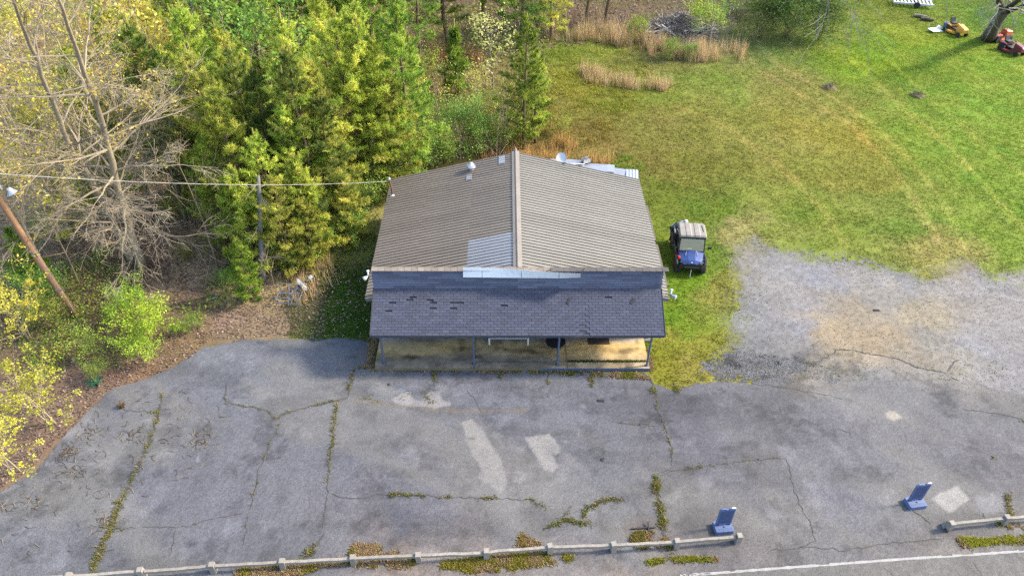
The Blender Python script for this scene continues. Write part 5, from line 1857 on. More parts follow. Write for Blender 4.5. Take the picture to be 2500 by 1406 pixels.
lh = MB().lathe([(.03, .1), (.09, .08), (.12, -.02), (.16, -.1), (.21, -.16), (.2, -.18), (.02, -.19)], 16, Matrix.Translation(lp - base) @ Matrix.Rotation(-.35, 4, 'Y'))
lo = lh.build('street_lamp_head', M['aluminium'], pole)
for k in range(10):
    a = k * .628
    MB().bar(Vector((math.cos(a) * .1, math.sin(a) * .1, -.0)) + lp - base, Vector((math.cos(a) * .21, math.sin(a) * .21, -.165)) + lp - base, .012, .02).build('fin', M['steel'], lo)
# service cable from the pole side to the mast
a = G(-40, 422, 11.5)
e = MT + Vector((-.03, 0, -.08))
pts = []
for k in range(41):
    f = k / 40
    q = a.lerp(e, f)
    q.z -= .35 * 4 * f * (1 - f) * 1.0
    pts.append(q)
cab = MB().tube(pts, .007, 5)
w2 = [q + Vector((0, .01 * math.sin(k * 2.1), .014 + .006 * math.cos(k * 2.1))) for k, q in enumerate(pts)]
cab.tube(w2, .005, 4)
tag(cab.build('service_cable', M['wire']), 'pale twisted service cable strung from the left to the roof mast', 'cable')
a2, e2 = base + d * .93, G(350, 0, 7)
pts = [a2.lerp(G(345, 5, 10.5), k / 20) - Vector((0, 0, .4 * 4 * (k / 20) * (1 - k / 20))) for k in range(21)]
tag(MB().tube(pts, .012, 4).build('overhead_cable', M['wire']), 'thin overhead cable rising across the bare trees to the top edge', 'cable')


# satellite dishes
def dish_shape(w, h, depth, n=20, rings=5):
    V, F = [(0, 0, 0)], []
    for r in range(1, rings + 1):
        f = r / rings
        for k in range(n):
            a = k * 2 * math.pi / n
            V.append((math.cos(a) * w / 2 * f, math.sin(a) * h / 2 * f, depth * f * f))
    for k in range(n):
        F.append((0, 1 + k, 1 + (k + 1) % n))
    for r in range(rings - 1):
        for k in range(n):
            i, j = 1 + r * n + k, 1 + r * n + (k + 1) % n
            F.append((i, i + n, j + n, j))
    m = len(V)
    V2 = [(x, y, z - .015) for x, y, z in V]
    F2 = [tuple(i + m for i in f[::-1]) for f in F]
    rim = [(1 + (rings - 1) * n + k, 1 + (rings - 1) * n + (k + 1) % n, m + 1 + (rings - 1) * n + (k + 1) % n, m + 1 + (rings - 1) * n + k) for k in range(n)]
    return MB().add(V + V2, F + F2 + rim)


p = G(1373, 397, 3.25)
t = thing('satellite_dish', 'round pale satellite dish at the back edge of the roof', 'satellite dish', (p.x, 10.75, 3.05))
q = G(1371, 381, 3.75)
c = Vector((q.x - p.x, .05, .62))
mt = Matrix.Translation(c) @ Vector((-.12, -.8, .55)).to_track_quat('Z', 'Y').to_matrix().to_4x4()
ds = dish_shape(.56, .6, .06)
ds.V = [np.array([tuple(mt @ Vector(v)) for v in ds.V[0]])]
ds.build('reflector', M['white'], t, smooth=True)
MB().tube([(.0, 0, -.05), (.0, .02, .3), c + Vector((0, .03, -.1))], .025, 8).build('mast', M['steel'], t)
MB().tube([c + Vector((.02, -.02, -.24)), c + Vector((.16, -.3, -.22)), c + Vector((.18, -.36, -.12))], .016, 6).build('feed_arm', M['steel'], t)
MB().box(c + Vector((.18, -.37, -.08)), (.07, .1, .09)).build('receiver', M['galv'], t)
p = G(712, 742)
st = thing('metal_rack', 'grey metal pipe rack standing in the leaves left of the shop', 'rack', p, -.12)
BARS = [((-.7, .55, .85), (.45, .55, .85)), ((-.7, .55, 0), (-.7, .55, .85)), ((.45, .55, 0), (.45, .55, .85)), ((-.7, -.2, .55), (.5, -.2, .55)), ((-.7, -.2, 0), (-.7, -.2, .55)), ((.5, -.2, -.0), (.45, .0, .85)),
        ((-.15, .55, .0), (-.15, .55, .85)), ((-.7, .55, .45), (.45, .55, .45)), ((-.7, -.2, .2), (.5, -.2, .2)), ((-.15, .55, .85), (-.1, -.2, .0)), ((.1, .3, .5), (.0, -.2, 0)), ((-.7, .55, .4), (-.7, -.2, .4)), ((.5, -.2, .4), (.45, .55, .4)), ((-.7, .2, .5), (.45, .3, .5))]
for a, c in BARS:
    MB().tube([a, c], .022, 6).build('bar', M['steel'], st)
p = G(736, 712)
dt = thing('satellite_dish', 'grey oval satellite dish with a white receiver propped against the pipe rack', 'satellite dish', p)
c = G(734, 697, .55) - p
ax_ = Vector((.8, .25, .42)).normalized()
mt = Matrix.Translation(c) @ ax_.to_track_quat('Z', 'Y').to_matrix().to_4x4()
ds = dish_shape(.6, .92, .09)
ds.V = [np.array([tuple(mt @ Vector(v)) for v in ds.V[0]])]
ds.build('reflector', M['galv'], dt, smooth=True)
e = G(758, 677, .95) - p
MB().tube([c - ax_ * .25 + Vector((0, 0, -.1)), c + Vector((0, -.05, -.1)), e], .022, 6).build('feed_arm', M['aluminium'], dt)
MB().tube([G(708, 718, .35) - p, c], .035, 8).build('mast', M['aluminium'], dt)
MB().box(e, (.17, .12, .13), (0, -.5, .5)).build('receiver', M['white'], dt)
MB().box(c * 0 + G(746, 688, .75) - p, (.08, .06, .08), (0, -.5, .5)).build('receiver_neck', M['black'], dt)
MB().box(c - ax_ * .1, (.14, .16, .16), (.3, .3, 0)).build('bracket', M['bluetrim'], dt)

# scrap metal behind the shop
def sheet_metal(px, py, L, W, rz, z, ribs, label, m='galv', tilt=(0, 0)):
    p = G(px, py, z)
    t = thing('scrap_metal_sheet', label, 'metal sheet', (p.x, p.y, z), rz)
    t.rotation_euler = (tilt[0], tilt[1], rz)
    b = MB()
    V, F = [], []
    n = 24
    for k in range(n + 1):
        y = -W / 2 + W * k / n
        zz = .02 * (1 if int(k * ribs / n * 2) % 2 else 0)
        for j in range(7):
            x = -L / 2 + L * j / 6
            V.append((x, y, zz + .015 * math.sin(x * 2.2 + y)))
    for k in range(n):
        for j in range(6):
            F.append((k * 7 + j, k * 7 + j + 1, k * 7 + 8 + j, k * 7 + 7 + j))
    m_ = len(V)
    V2 = [(x, y, z_ - .012) for x, y, z_ in V]
    b.add(V + V2, F + [tuple(i + m_ for i in f[::-1]) for f in F])
    b.build('sheet', M[m], t)
    MB().box((L / 2 + .006, 0, -.01), (.012, W, .03)).build('folded_edge', M[m], t)
    MB().box((-L / 2 - .006, 0, -.01), (.012, W, .03)).build('folded_edge', M[m], t)
    return t


sheet_metal(1385, 398, 2.2, .9, -.12, .35, 4, 'long pale metal sheet under the satellite dish behind the roof')
sheet_metal(1450, 409, 2.6, .9, -.1, .3, 5, 'long bluish metal sheet behind the middle of the right roof edge', 'aluminium')
sheet_metal(1505, 421, 1.5, .9, -.2, .2, 5, 'crumpled metal sheet behind the right end of the roof', 'galv', (.1, .05))
sheet_metal(1543, 427, 1.2, .8, 1.45, .22, 4, 'pale ribbed metal sheet at the back right roof corner', 'aluminium')
sheet_metal(1410, 401, .8, .6, .3, .55, 3, 'bent pale metal panel beside the satellite dish', 'whitemet', (-.5, .2))
p = G(1430, 395, .45)
t = thing('scrap_duct', 'short dark open duct piece beside the bent metal panel', 'duct', p, .4)
for s in (-1, 1):
    MB().box((0, s * .16, .12), (.5, .02, .26)).build('side', M['galv'], t)
MB().box((0, 0, .0), (.5, .3, .02)).build('bottom', M['black'], t)


# ------------------------------------------------------------------ utility vehicle (front towards -y)
def wheel(parent, name, c, r, w, steer=0.0):
    o = thing_part(parent, name, c, steer)
    mt = Matrix.Rotation(math.pi / 2, 4, 'Y')
    b = MB().lathe([(r * .6, -w * .5), (r * .9, -w * .5), (r, -w * .38), (r, w * .38), (r * .9, w * .5), (r * .6, w * .5)], 20, mt)
    for k in range(18):
        a = k * 2 * math.pi / 18
        for s in (-1, 1):
            b.box((s * w * .25, math.cos(a + s * .08) * r, math.sin(a + s * .08) * r), (w * .42, .05, .03), Matrix.Rotation(a + s * .08 + math.pi / 2 - math.pi / 2, 3, 'X'))
    b.build('tyre', M['rubber'], o)
    q = MB().lathe([(.0, -w * .3), (r * .58, -w * .36), (r * .62, 0), (r * .58, w * .36), (0, w * .3)], 16, mt)
    q.build('rim', M['black'], o)
    return o


def thing_part(parent, name, c, rz=0.0):
    b = MB().lathe([(.05, -.08), (.05, .08)], 8, Matrix.Rotation(math.pi / 2, 4, 'Y'))
    return b.build(name, M['steel'], parent, c, (0, 0, rz))


fl, fr = G(1650, 650, .1), G(1700, 655, .1)
cx, cy = (fl.x + fr.x) / 2 + .2, (fl.y + fr.y) / 2 + .85
utv = thing('utility_vehicle', 'blue and black utility vehicle with dusty roof parked on the grass beside the shop', 'utility vehicle', (cx, cy, 0), R(-5))
b = MB()
b.prism([(-1.3, .34), (-1.42, .5), (-1.36, .72), (-1.0, .66), (-.6, .4), (.62, .4), (.75, .78), (1.4, .78), (1.42, .5), (1.2, .36)], -.56, .56, Matrix(((0, 0, 1, 0), (1, 0, 0, 0), (0, 1, 0, 0), (0, 0, 0, 1))))
b.box((0, 0, .42), (1.36, .95, .1))
b.build('chassis', M['black'], utv)
# hood: lofted
secs = [(-1.4, .42, .78, .7), (-1.28, .52, .9, .74), (-.95, .6, 1.0, .78), (-.66, .64, 1.1, .8)]
V, F = [], []
for y, hw, zt, zb in secs:
    V += [(-hw, y, zb), (-hw * .95, y, zt - .05), (-hw * .55, y, zt), (-hw * .3, y, zt + .03), (hw * .3, y, zt + .03), (hw * .55, y, zt), (hw * .95, y, zt - .05), (hw, y, zb)]
for k in range(3):
    for j in range(8):
        F.append((k * 8 + j, k * 8 + (j + 1) % 8, k * 8 + 8 + (j + 1) % 8, k * 8 + 8 + j))
F += [tuple(range(8)), tuple(range(24, 32))[::-1]]
hood = MB().add(V, F).build('hood', M['utvblue'], utv)
for s in (-1, 1):
    MB().box((s * .26, -.86, 1.065), (.03, .3, .012), (.28, 0, s * .22)).build('hood_vent', M['aluminium'], hood)
MB().lathe([(0, 0), (.045, 0), (.04, .012), (0, .014)], 10, Matrix.Translation((0, -1.36, .845)) @ Matrix.Rotation(.6, 4, 'X')).build('emblem', M['aluminium'], hood)
fb = MB().prism([(-.5, -1.42), (.5, -1.42), (.62, -1.2), (.62, -1.0), (-.62, -1.0), (-.62, -1.2)], .5, .76).build('front_bumper', M['black'], utv)
MB().tube([(-.34, -1.44, .5), (-.34, -1.52, .66), (.34, -1.52, .66), (.34, -1.44, .5)], .022, 6).build('bull_bar', M['black'], fb)
for s in (-1, 1):
    MB().box((s * .47, -1.33, .8), (.2, .1, .07), (.35, 0, s * .5)).build('headlight', M['glassdark'], utv)
    f = MB()
    f.tube([(s * .66, -1.35, .66), (s * .7, -1.1, .82), (s * .7, -.8, .84), (s * .66, -.62, .6)], .07, 6)
    f.build('fender', M['black'], utv)
    f = MB()
    f.tube([(s * .7, .58, .6), (s * .72, .8, .82), (s * .72, 1.1, .84), (s * .68, 1.34, .7)], .07, 6)
    f.build('fender', M['black'], utv)
    # doors / side nets low
    MB().box((s * .69, -.05, .62), (.05, 1.0, .36)).build('side_panel', M['black'], utv)
    # mirrors
    m_ = MB().tube([(s * .66, -.6, 1.15), (s * .82, -.62, 1.2)], .014, 6).build('mirror', M['black'], utv)
    MB().box((s * .88, -.6, 1.24), (.16, .05, .16), (.1, 0, s * .3)).build('mirror_housing', M['black'], m_)
tag(MB().box((-.6, -1.05, .9), (.07, .17, .12), (0, .1, .3)).build('marker_light', M['red'], utv), 'red side marker light')
for s in (-1, 1):
    for y in (-1.0, 1.02):
        wheel(utv, 'wheel', (s * .62, y, .32), .32, .25, .12 if y < 0 else 0)
cage = MB()
for s in (-1, 1):
    cage.tube([(s * .62, -.7, 1.02), (s * .6, -.42, 1.8), (s * .58, .42, 1.86), (s * .62, .62, .8)], .03, 8)
    cage.tube([(s * .6, .5, 1.3), (s * .66, 1.0, .98)], .022, 6)
for y, z in ((-.42, 1.8), (.42, 1.86)):
    cage.tube([(-.6, y, z), (.6, y, z)], .03, 8)
cage.build('roll_cage', M['black'], utv)
# roof
V, F = [], []
ys = [(-.55, 1.83), (-.5, 1.9), (-.2, 1.93), (.15, 1.95), (.45, 1.94), (.56, 1.9)]
xs = [-.66, -.6, -.36, -.32, -.1, -.06, .06, .1, .32, .36, .6, .66]
dz = [-.07, 0, .0, .022, .022, 0, 0, .022, .022, 0, 0, -.07]
for y, z in ys:
    for x_, d_ in zip(xs, dz):
        V.append((x_ * (.96 if y < -.5 else 1), y, z + d_))
n = len(xs)
for k in range(len(ys) - 1):
    for j in range(n - 1):
        F.append((k * n + j, k * n + j + 1, k * n + n + j + 1, k * n + n + j))
m0 = len(V)
V2 = [(a_, b_, c_ - .04) for a_, b_, c_ in V]
edge = [j for j in range(n)] + [k * n + n - 1 for k in range(1, len(ys))] + [(len(ys) - 1) * n + j for j in range(n - 2, -1, -1)] + [k * n for k in range(len(ys) - 2, 0, -1)]
ef = [(edge[i], edge[(i + 1) % len(edge)], m0 + edge[(i + 1) % len(edge)], m0 + edge[i]) for i in range(len(edge))]
roof = MB().add(V + V2, F + [tuple(i + m0 for i in f[::-1]) for f in F] + ef).build('roof', M['utvroof'], utv)
for x_ in (.18, .5):
    MB().bar((x_ - .03, .3, 1.966), (x_ + .02, -.2, 1.945), .035, .01).build('roof_strip', M['black'], roof)
MB().box((0, -.585, 1.8), (1.24, .05, .09)).build('visor', M['black'], roof)
V = [(-.58, -.7, 1.08), (.58, -.7, 1.08), (.55, -.46, 1.76), (-.55, -.46, 1.76)]
V2 = [(x_, y - .012, z) for x_, y, z in V]
ws = MB().add(V + V2, [(0, 1, 2, 3), (7, 6, 5, 4), (0, 4, 5, 1), (1, 5, 6, 2), (2, 6, 7, 3), (3, 7, 4, 0)]).build('windshield', M['glass'], utv)
MB().box((.0, -.71, 1.07), (1.2, .05, .04)).build('windshield_frame', M['black'], ws)
da = MB().box((0, -.58, .98), (1.2, .24, .16)).build('dashboard', M['seat'], utv)
MB().box((-.2, -.52, 1.065), (.5, .1, .01), (0, 0, .1)).build('papers', M['white'], da)
sw = [Vector((-.3 + .15 * math.cos(a), -.36 + .06 * math.sin(a), 1.12 + .13 * math.sin(a))) for a in np.linspace(0, 6.283, 17)]
MB().tube(sw, .014, 6).build('steering_wheel', M['black'], utv)
for s in (-1, 1):
    q = MB().box((s * .3, .14, .76), (.5, .5, .14)).build('seat', M['seat'], utv)
    MB().box((s * .3, .4, 1.04), (.5, .12, .56), (-.18, 0, 0)).build('backrest', M['seat'], q)
bed = MB().box((0, 1.08, .82), (1.3, .86, .04)).build('cargo_bed', M['black'], utv)
for s in (-1, 1):
    w_ = MB().box((s * .66, 1.08, .98), (.04, .88, .3)).build('bed_side', M['black'], bed)
    MB().box((s * .66, 1.08, 1.14), (.06, .9, .025)).build('bed_rail', M['utvroof'], bed)
MB().box((0, 1.52, .98), (1.34, .04, .3)).build('tailgate', M['black'], bed)
MB().box((0, .64, .98), (1.34, .04, .3)).build('headboard', M['black'], bed)
hk = MB().tube([(0.02, -1.45, .46), (.0, -1.56, .3), (-.02, -1.6, .12)], .014, 6).build('winch_strap', M['white'], utv)
MB().lathe([(.03, 0), (.04, .04), (.02, .07)], 8, Matrix.Translation((-.02, -1.6, .08))).build('hook', M['steel'], hk)
utv.scale = (1.08, 1.06, 1.04)
wm = Matrix.LocRotScale(utv.location, utv.rotation_euler, utv.scale)
for x_, y_, s_, lab in ((-.35, 1.05, (.3, .36, .2), 'white bucket-sized box in the cargo bed of the utility vehicle'), (-.05, .86, (.24, .2, .16), 'small white carton behind the seats in the cargo bed')):
    p = wm @ Vector((x_, y_, .84))
    t = thing('white_box', lab, 'box', p, .3)
    MB().box((0, 0, s_[2] / 2), s_).build('carton', M['white'], t)
    MB().box((0, 0, s_[2] + .006), (s_[0] * 1.03, s_[1] * 1.03, .012)).build('lid', M['whitemet'], t)


# ------------------------------------------------------------------ person bending over the bed
def skinned(name, verts, edges, radii, m, parent, sub=2, root=0):
    me = bpy.data.meshes.new(name)
    me.from_pydata([tuple(v) for v in verts], edges, [])
    o = bpy.data.objects.new(name, me)
    C.objects.link(o)
    sk = o.modifiers.new('skin', 'SKIN')
    sk.use_smooth_shade = True
    me.skin_vertices.new() if not me.skin_vertices else None
    for k, r_ in enumerate(radii):
        rr_ = r_ if isinstance(r_, tuple) else (r_, r_)
        me.skin_vertices[0].data[k].radius = rr_
        me.skin_vertices[0].data[k].use_root = (k == root)
    ss = o.modifiers.new('sub', 'SUBSURF')
    ss.levels = sub
    ss.render_levels = sub
    dg = bpy.context.evaluated_depsgraph_get()
    dg.update()
    nm = bpy.data.meshes.new_from_object(o.evaluated_get(dg))
    bpy.data.objects.remove(o)
    nm.materials.clear()
    nm.materials.append(m)
    for f in nm.polygons:
        f.use_smooth = True
    return put(name, nm, parent)


hd = G(1674, 546, 1.5)
per = thing('person', 'person in grey-teal shirt and white cap leaning over the cargo bed', 'person', (hd.x - .22, hd.y + .28, 0), .35)
# local frame: faces -y with a lean to +x
J = dict(pel=(-.22, .22, .93), wai=(-.19, .16, 1.08), che=(-.06, .02, 1.3), nec=(.08, -.13, 1.42), hea=(.16, -.22, 1.5), crn=(.2, -.27, 1.58),
         sl=(-.2, -.13, 1.34), el=(-.22, -.4, 1.18), wl=(-.1, -.58, 1.08), hl=(-.06, -.66, 1.06), sr=(.18, .08, 1.36), er=(.32, -.2, 1.2), wr=(.22, -.44, 1.1), hr=(.18, -.52, 1.08),
         hpl=(-.31, .2, .9), kl=(-.34, .12, .5), al=(-.34, .22, .09), tl=(-.34, .04, .04), hpr=(-.12, .26, .9), kr=(-.06, .2, .5), ar=(-.04, .32, .09), tr_=(0, .15, .04))
names_ = list(J)
ix = {k: i for i, k in enumerate(names_)}
body = skinned('body', [J[k] for k in names_], [(ix[a], ix[b]) for a, b in (('pel', 'wai'), ('wai', 'che'), ('che', 'nec'), ('nec', 'hea'), ('hea', 'crn'), ('che', 'sl'), ('sl', 'el'), ('el', 'wl'), ('wl', 'hl'), ('che', 'sr'), ('sr', 'er'), ('er', 'wr'), ('wr', 'hr'),
               ('pel', 'hpl'), ('hpl', 'kl'), ('kl', 'al'), ('al', 'tl'), ('pel', 'hpr'), ('hpr', 'kr'), ('kr', 'ar'), ('ar', 'tr_'))],
               [.1, .09, .1, .055, .095, .07, .045, .036, .033, .04, .045, .036, .033, .04, .06, .05, .036, .04, .06, .05, .036, .04], M['skin'], per)
sh = ['wai', 'che', 'sl', 'el', 'wl', 'sr', 'er', 'wr', 'pel', 'nc']
J['nc'] = (.03, -.07, 1.375)
si = {k: i for i, k in enumerate(sh)}
skinned('shirt', [J[k] for k in sh], [(si[a], si[b]) for a, b in (('pel', 'wai'), ('wai', 'che'), ('che', 'nc'), ('che', 'sl'), ('sl', 'el'), ('el', 'wl'), ('che', 'sr'), ('sr', 'er'), ('er', 'wr'))],
        [.168, .19, .086, .064, .046, .086, .064, .046, .17, .09], M['shirt'], per)
tr_k = ['pel', 'hpl', 'kl', 'al', 'hpr', 'kr', 'ar']
ti = {k: i for i, k in enumerate(tr_k)}
skinned('trousers', [J[k] for k in tr_k], [(ti[a], ti[b]) for a, b in (('pel', 'hpl'), ('hpl', 'kl'), ('kl', 'al'), ('pel', 'hpr'), ('hpr', 'kr'), ('kr', 'ar'))], [.165, .108, .078, .062, .108, .078, .062], M['jeans'], per)
hdv = Vector(J['hea'])
face = (Vector((.25, -.85, -.45))).normalized()
upv = Vector((.25, -.4, .88)).normalized()
capm_ = Matrix.Translation(hdv + upv * .045) @ upv.to_track_quat('Z', 'Y').to_matrix().to_4x4()
cap = MB().lathe([(.118, 0), (.12, .03), (.105, .075), (.07, .105), (.02, .118), (.0, .119)], 16, capm_).build('cap', M['white'], per, smooth=True)
fl_ = (face - upv * face.dot(upv)).normalized()
sdv = upv.cross(fl_)
V, F = [], []
for k in range(9):
    a = -1.1 + 2.2 * k / 8
    V.append(hdv + upv * .055 + fl_ * .105 * math.cos(a) + sdv * .11 * math.sin(a))
    V.append(hdv + upv * .035 + fl_ * (.105 + .085 * math.cos(a)) * math.cos(a * .8) + sdv * .115 * math.sin(a))
for k in range(8):
    F.append((2 * k, 2 * k + 1, 2 * k + 3, 2 * k + 2))
m0 = len(V)
F += [tuple(i + m0 for i in f[::-1]) for f in F]
V += [v - upv * .008 for v in V]
MB().add([tuple(v) for v in V], F).build('cap_peak', M['white'], cap)
hb = MB()
hb.lathe([(.1, -.05), (.112, -.01), (.115, .03)], 14, capm_)
hb.build('hair', M['galv'], per)
fc = hdv - upv * .01 + fl_ * .1
MB().lathe([(.0, .03), (.016, .0), (.018, -.012), (.0, -.02)], 8, Matrix.Translation(fc) @ fl_.to_track_quat('Z', 'Y').to_matrix().to_4x4()).build('nose', M['skin'], per)
for s in (-1, 1):
    MB().lathe([(0, -.01), (.012, 0), (0, .008)], 8, Matrix.Translation(fc + sdv * s * .035 + upv * .03 - fl_ * .012)).build('eye', M['black'], per)
    MB().lathe([(.0, -.035), (.02, -.02), (.024, .01), (.0, .035)], 8, Matrix.Translation(hdv + sdv * s * .1 - upv * .0)).build('ear', M['skin'], per)
for w_, h_, s in (('wl', 'hl', -1), ('wr', 'hr', 1)):
    a, c = Vector(J[w_]), Vector(J[h_])
    d_ = (c - a).normalized()
    sd_ = d_.cross(Vector((0, 0, 1))).normalized()
    for k in range(4):
        o_ = c + sd_ * (-.03 + .02 * k)
        L_ = (.066, .078, .072, .055)[k]
        MB().tube([o_, o_ + d_ * L_ * .5 + Vector((0, 0, -.012)), o_ + d_ * L_ * .8 + Vector((0, 0, -.04))], [.0095, .009, .007], 6).build('finger', M['skin'], per)
    o_ = a.lerp(c, .5) + sd_ * .035 * (-s)
    MB().tube([o_, o_ + d_ * .035 + sd_ * .02 * (-s), o_ + d_ * .06 + Vector((0, 0, -.02))], [.011, .01, .008], 6).build('thumb', M['skin'], per)


# ------------------------------------------------------------------ riding mowers under the far tree
def mower(px, py, rz, paint, label, rear=False, sc=1.1):
    p = G(px, py)
    t = thing('riding_mower', label, 'riding mower', p, rz, 'riding mowers under the big tree')
    t.scale = (sc, sc, sc)
    MB().prism([(-.4, -.2), (.4, -.2), (.62, .25), (.55, .6), (-.55, .6), (-.62, .25)], .12, .26).build('deck', paint, t)
    V, F = [], []
    for y, hw, z0, z1 in ((-.85, .22, .35, .62), (-.75, .26, .33, .72), (-.2, .27, .33, .82), (-.12, .25, .33, .84)):
        V += [(-hw, y, z0), (-hw, y, z1 - .08), (-hw * .7, y, z1), (hw * .7, y, z1), (hw, y, z1 - .08), (hw, y, z0)]
    for k in range(3):
        for j in range(6):
            F.append((k * 6 + j, k * 6 + (j + 1) % 6, k * 6 + 6 + (j + 1) % 6, k * 6 + 6 + j))
    F += [tuple(range(6)), tuple(range(18, 24))[::-1]]
    MB().add(V, F).build('hood', paint, t)
    MB().box((0, .1, .38), (.5, 1.5, .1)).build('frame', M['black'], t)
    MB().prism([(-.38, .45), (.38, .45), (.4, .95), (-.4, .95)], .5, .62).build('rear_body', paint, t)
    s_ = MB().box((0, .62, .7), (.42, .4, .1)).build('seat', M['seat'], t)
    MB().box((0, .84, .88), (.42, .1, .36), (-.2, 0, 0)).build('backrest', M['seat'], s_)
    MB().tube([(0, -.1, .8), (0, .12, 1.0)], .02, 6).build('steering_column', M['black'], t)
    MB().tube([Vector((.17 * math.cos(a), .13 + .1 * math.sin(a), 1.0 + .12 * math.sin(a))) for a in np.linspace(0, 6.283, 15)], .016, 6).build('steering_wheel', M['black'], t)
    for s in (-1, 1):
        MB().tube([(s * .38, .4, .55), (s * .46, .6, .62), (s * .42, .95, .55)], .05, 6).build('fender', paint, t)
        MB().lathe([(.1, -.1), (.26, -.1), (.28, -.05), (.28, .05), (.26, .1), (.1, .1)], 16, Matrix.Translation((s * .42, .72, .28)) @ Matrix.Rotation(math.pi / 2, 4, 'Y')).build('wheel', M['rubber'], t)
        MB().lathe([(.06, -.06), (.17, -.06), (.19, -.03), (.19, .03), (.17, .06), (.06, .06)], 14, Matrix.Translation((s * .38, -.6, .19)) @ Matrix.Rotation(math.pi / 2, 4, 'Y')).build('wheel', M['rubber'], t)
    return t


mower(2334, 84, .22, M['yellow'], 'yellow riding mower left of the big tree trunk', sc=1.1)
mower(2440, 98, 1.9, M['orange'], 'orange-red riding mower just right of the big tree trunk')
mower(2470, 130, .35, M['maroon'], 'dark red riding mower nearest the right edge')
p = G(2282, 78)
t = thing('folding_table', 'pale broken folding table lying in the grass left of the yellow mower', 'table', p, .4)
MB().box((0, 0, .16), (1.2, .7, .04), (.12, .1, 0)).build('tabletop', M['whitemet'], t)
MB().box((.6, .2, .2), (.6, .35, .03), (.3, -.2, .4)).build('leaf', M['white'], t)
for s in (-1, 1):
    MB().tube([(s * .4, .3, .15), (s * .5, .5, .45), (s * .2, .6, .45)], .018, 6).build('leg', M['steel'], t)
p = G(2306, 74)
t = thing('green_bin', 'small dark green bin between the pale table and the yellow mower', 'bin', p, .2)
MB().lathe([(.2, 0), (.26, .55), (.28, .56), (.28, .62), (.02, .66)], 14).build('body', M['bluetrim'], t)
MB().lathe([(.29, .6), (.27, .67), (.05, .7)], 14).build('lid', M['bluetrim'], t)
# far ladder-like trailer bed at the top edge
p = G(2225, 14)
t = thing('flat_trailer', 'pale slatted trailer bed lying in the grass at the top edge', 'trailer', p, -.25)
for s in (-1, 1):
    MB().box((0, s * .6, .35), (3.6, .1, .16)).build('side_rail', M['white'], t)
for k in range(11):
    MB().box((-1.65 + k * .33, 0, .36), (.14, 1.1, .05)).build('slat', M['white'], t)
for s in (-1, 1):
    MB().lathe([(.1, -.08), (.28, -.08), (.28, .08), (.1, .08)], 14, Matrix.Translation((.3, s * .72, .28)) @ Matrix.Rotation(math.pi / 2, 4, 'X')).build('wheel', M['rubber'], t)
for k, (px, py, lab) in enumerate([(2245, 44, 'grey rotten log in the grass left of the yellow mower'), (2262, 52, 'dark charred log end beside the grey rotten log')]):
    p = G(px, py)
    t = thing('log', lab, 'log', p, -.35)
    MB().tube([(-.55, 0, .16), (-.2, .05, .17), (.2, -.03, .17), (.55, .04, .15)], [.13, .16, .15, .12], 9, BARK_G * (.7 - .4 * k)).build('wood', M['bark'], t)
    MB().tube([(.1, 0, .25), (.2, .12, .42)], [.05, .03], 6, BARK_G * .5).build('stub', M['bark'], t)
for px, py, lab in ((2025, 216, 'small mound of dead grass and sticks on the lawn, nearer the dry bands'), (2240, 235, 'small green and brown tuft mound on the open lawn')):
    p = G(px, py)
    b = MB()
    V, F = [(0, 0, .2)], []
    for r_ in (1, 2, 3):
        for k in range(12):
            a = k * .5236
            q = .17 * r_ * random.uniform(.8, 1.2)
            V.append((math.cos(a) * q * 1.2, math.sin(a) * q, .2 * (1 - (r_ / 3) ** 2)))
    for k in range(12):
        F.append((0, 1 + k, 1 + (k + 1) % 12))
        for r_ in (0, 1):
            F.append((1 + r_ * 12 + k, 13 + r_ * 12 + k, 13 + r_ * 12 + (k + 1) % 12, 1 + r_ * 12 + (k + 1) % 12))
    b.add(V, F, alb((122, 112, 84), .55))
    t = tag(b.build('brush_mound', M['ground'], None, p), lab, 'mound')
    b = MB()
    for _ in range(120):
        a, r_ = random.random() * 6.28, random.random() * .5
        o_ = Vector((math.cos(a) * r_ * 1.2, math.sin(a) * r_, .25 * (1 - r_)))
        b.tube([o_, o_ + rv() * .2 + Vector((0, 0, .08))], [.012, .004], 3, alb(random.choice(((160, 140, 120), (120, 105, 92), (110, 140, 60) if px > 2100 else (140, 122, 105))), .6), cap=False)
    tag(b.build('twigs', M['bark'], t), kind='stuff')

# big tree at the right and the drooping twigs of an overhanging tree
random.seed(91)
base = G(2412, 96)
t = thing('big_tree', 'massive forked tree trunk with the mowers parked around it', 'tree', base)
b = MB()
T1 = [Vector((0, 0, 0)), G(2425, 70, 1.4) - base, G(2440, 45, 2.8) - base, G(2452, 28, 3.8) - base]
b.tube(T1, [.68, .48, .42, .42], 12, alb((120, 108, 100), .4))
for pth, r_ in (([(2452, 28, 3.8), (2440, 5, 5.2), (2434, -15, 6.2), (2430, -30, 7)], .27), ([(2452, 28, 3.8), (2478, 8, 5.0), (2505, -12, 6.0), (2530, -30, 7)], .22), ([(2450, 36, 3.5), (2490, 18, 4.4), (2530, -2, 5.4), (2560, -12, 6.0)], .15)):
    b.tube([G(*q) - base for q in pth], [r_, r_ * .85, r_ * .7, r_ * .5], 9, alb((95, 85, 78), .4))
b.build('trunk', M['bark'], t, smooth=True)
br, tips = MB(), []
for k in range(22):
    q0 = G(2440 + random.uniform(-10, 60), random.uniform(-20, 25), random.uniform(4, 7)) - base
    limb(br, tips, q0, Vector((random.gauss(0, 1), random.gauss(-.4, .8), random.uniform(-.6, .4))), random.uniform(1.2, 2.6), .05, 2, 4, alb((176, 168, 158), .42), -.08, .6, .012, (2, 3))
br.build('branches', M['bark'], t)
o = G(2000, -45, 0)
t = thing('overhanging_tree', 'pale bare drooping twigs hanging over the evergreen thicket at the top edge', 'tree', (o.x, o.y, 0))
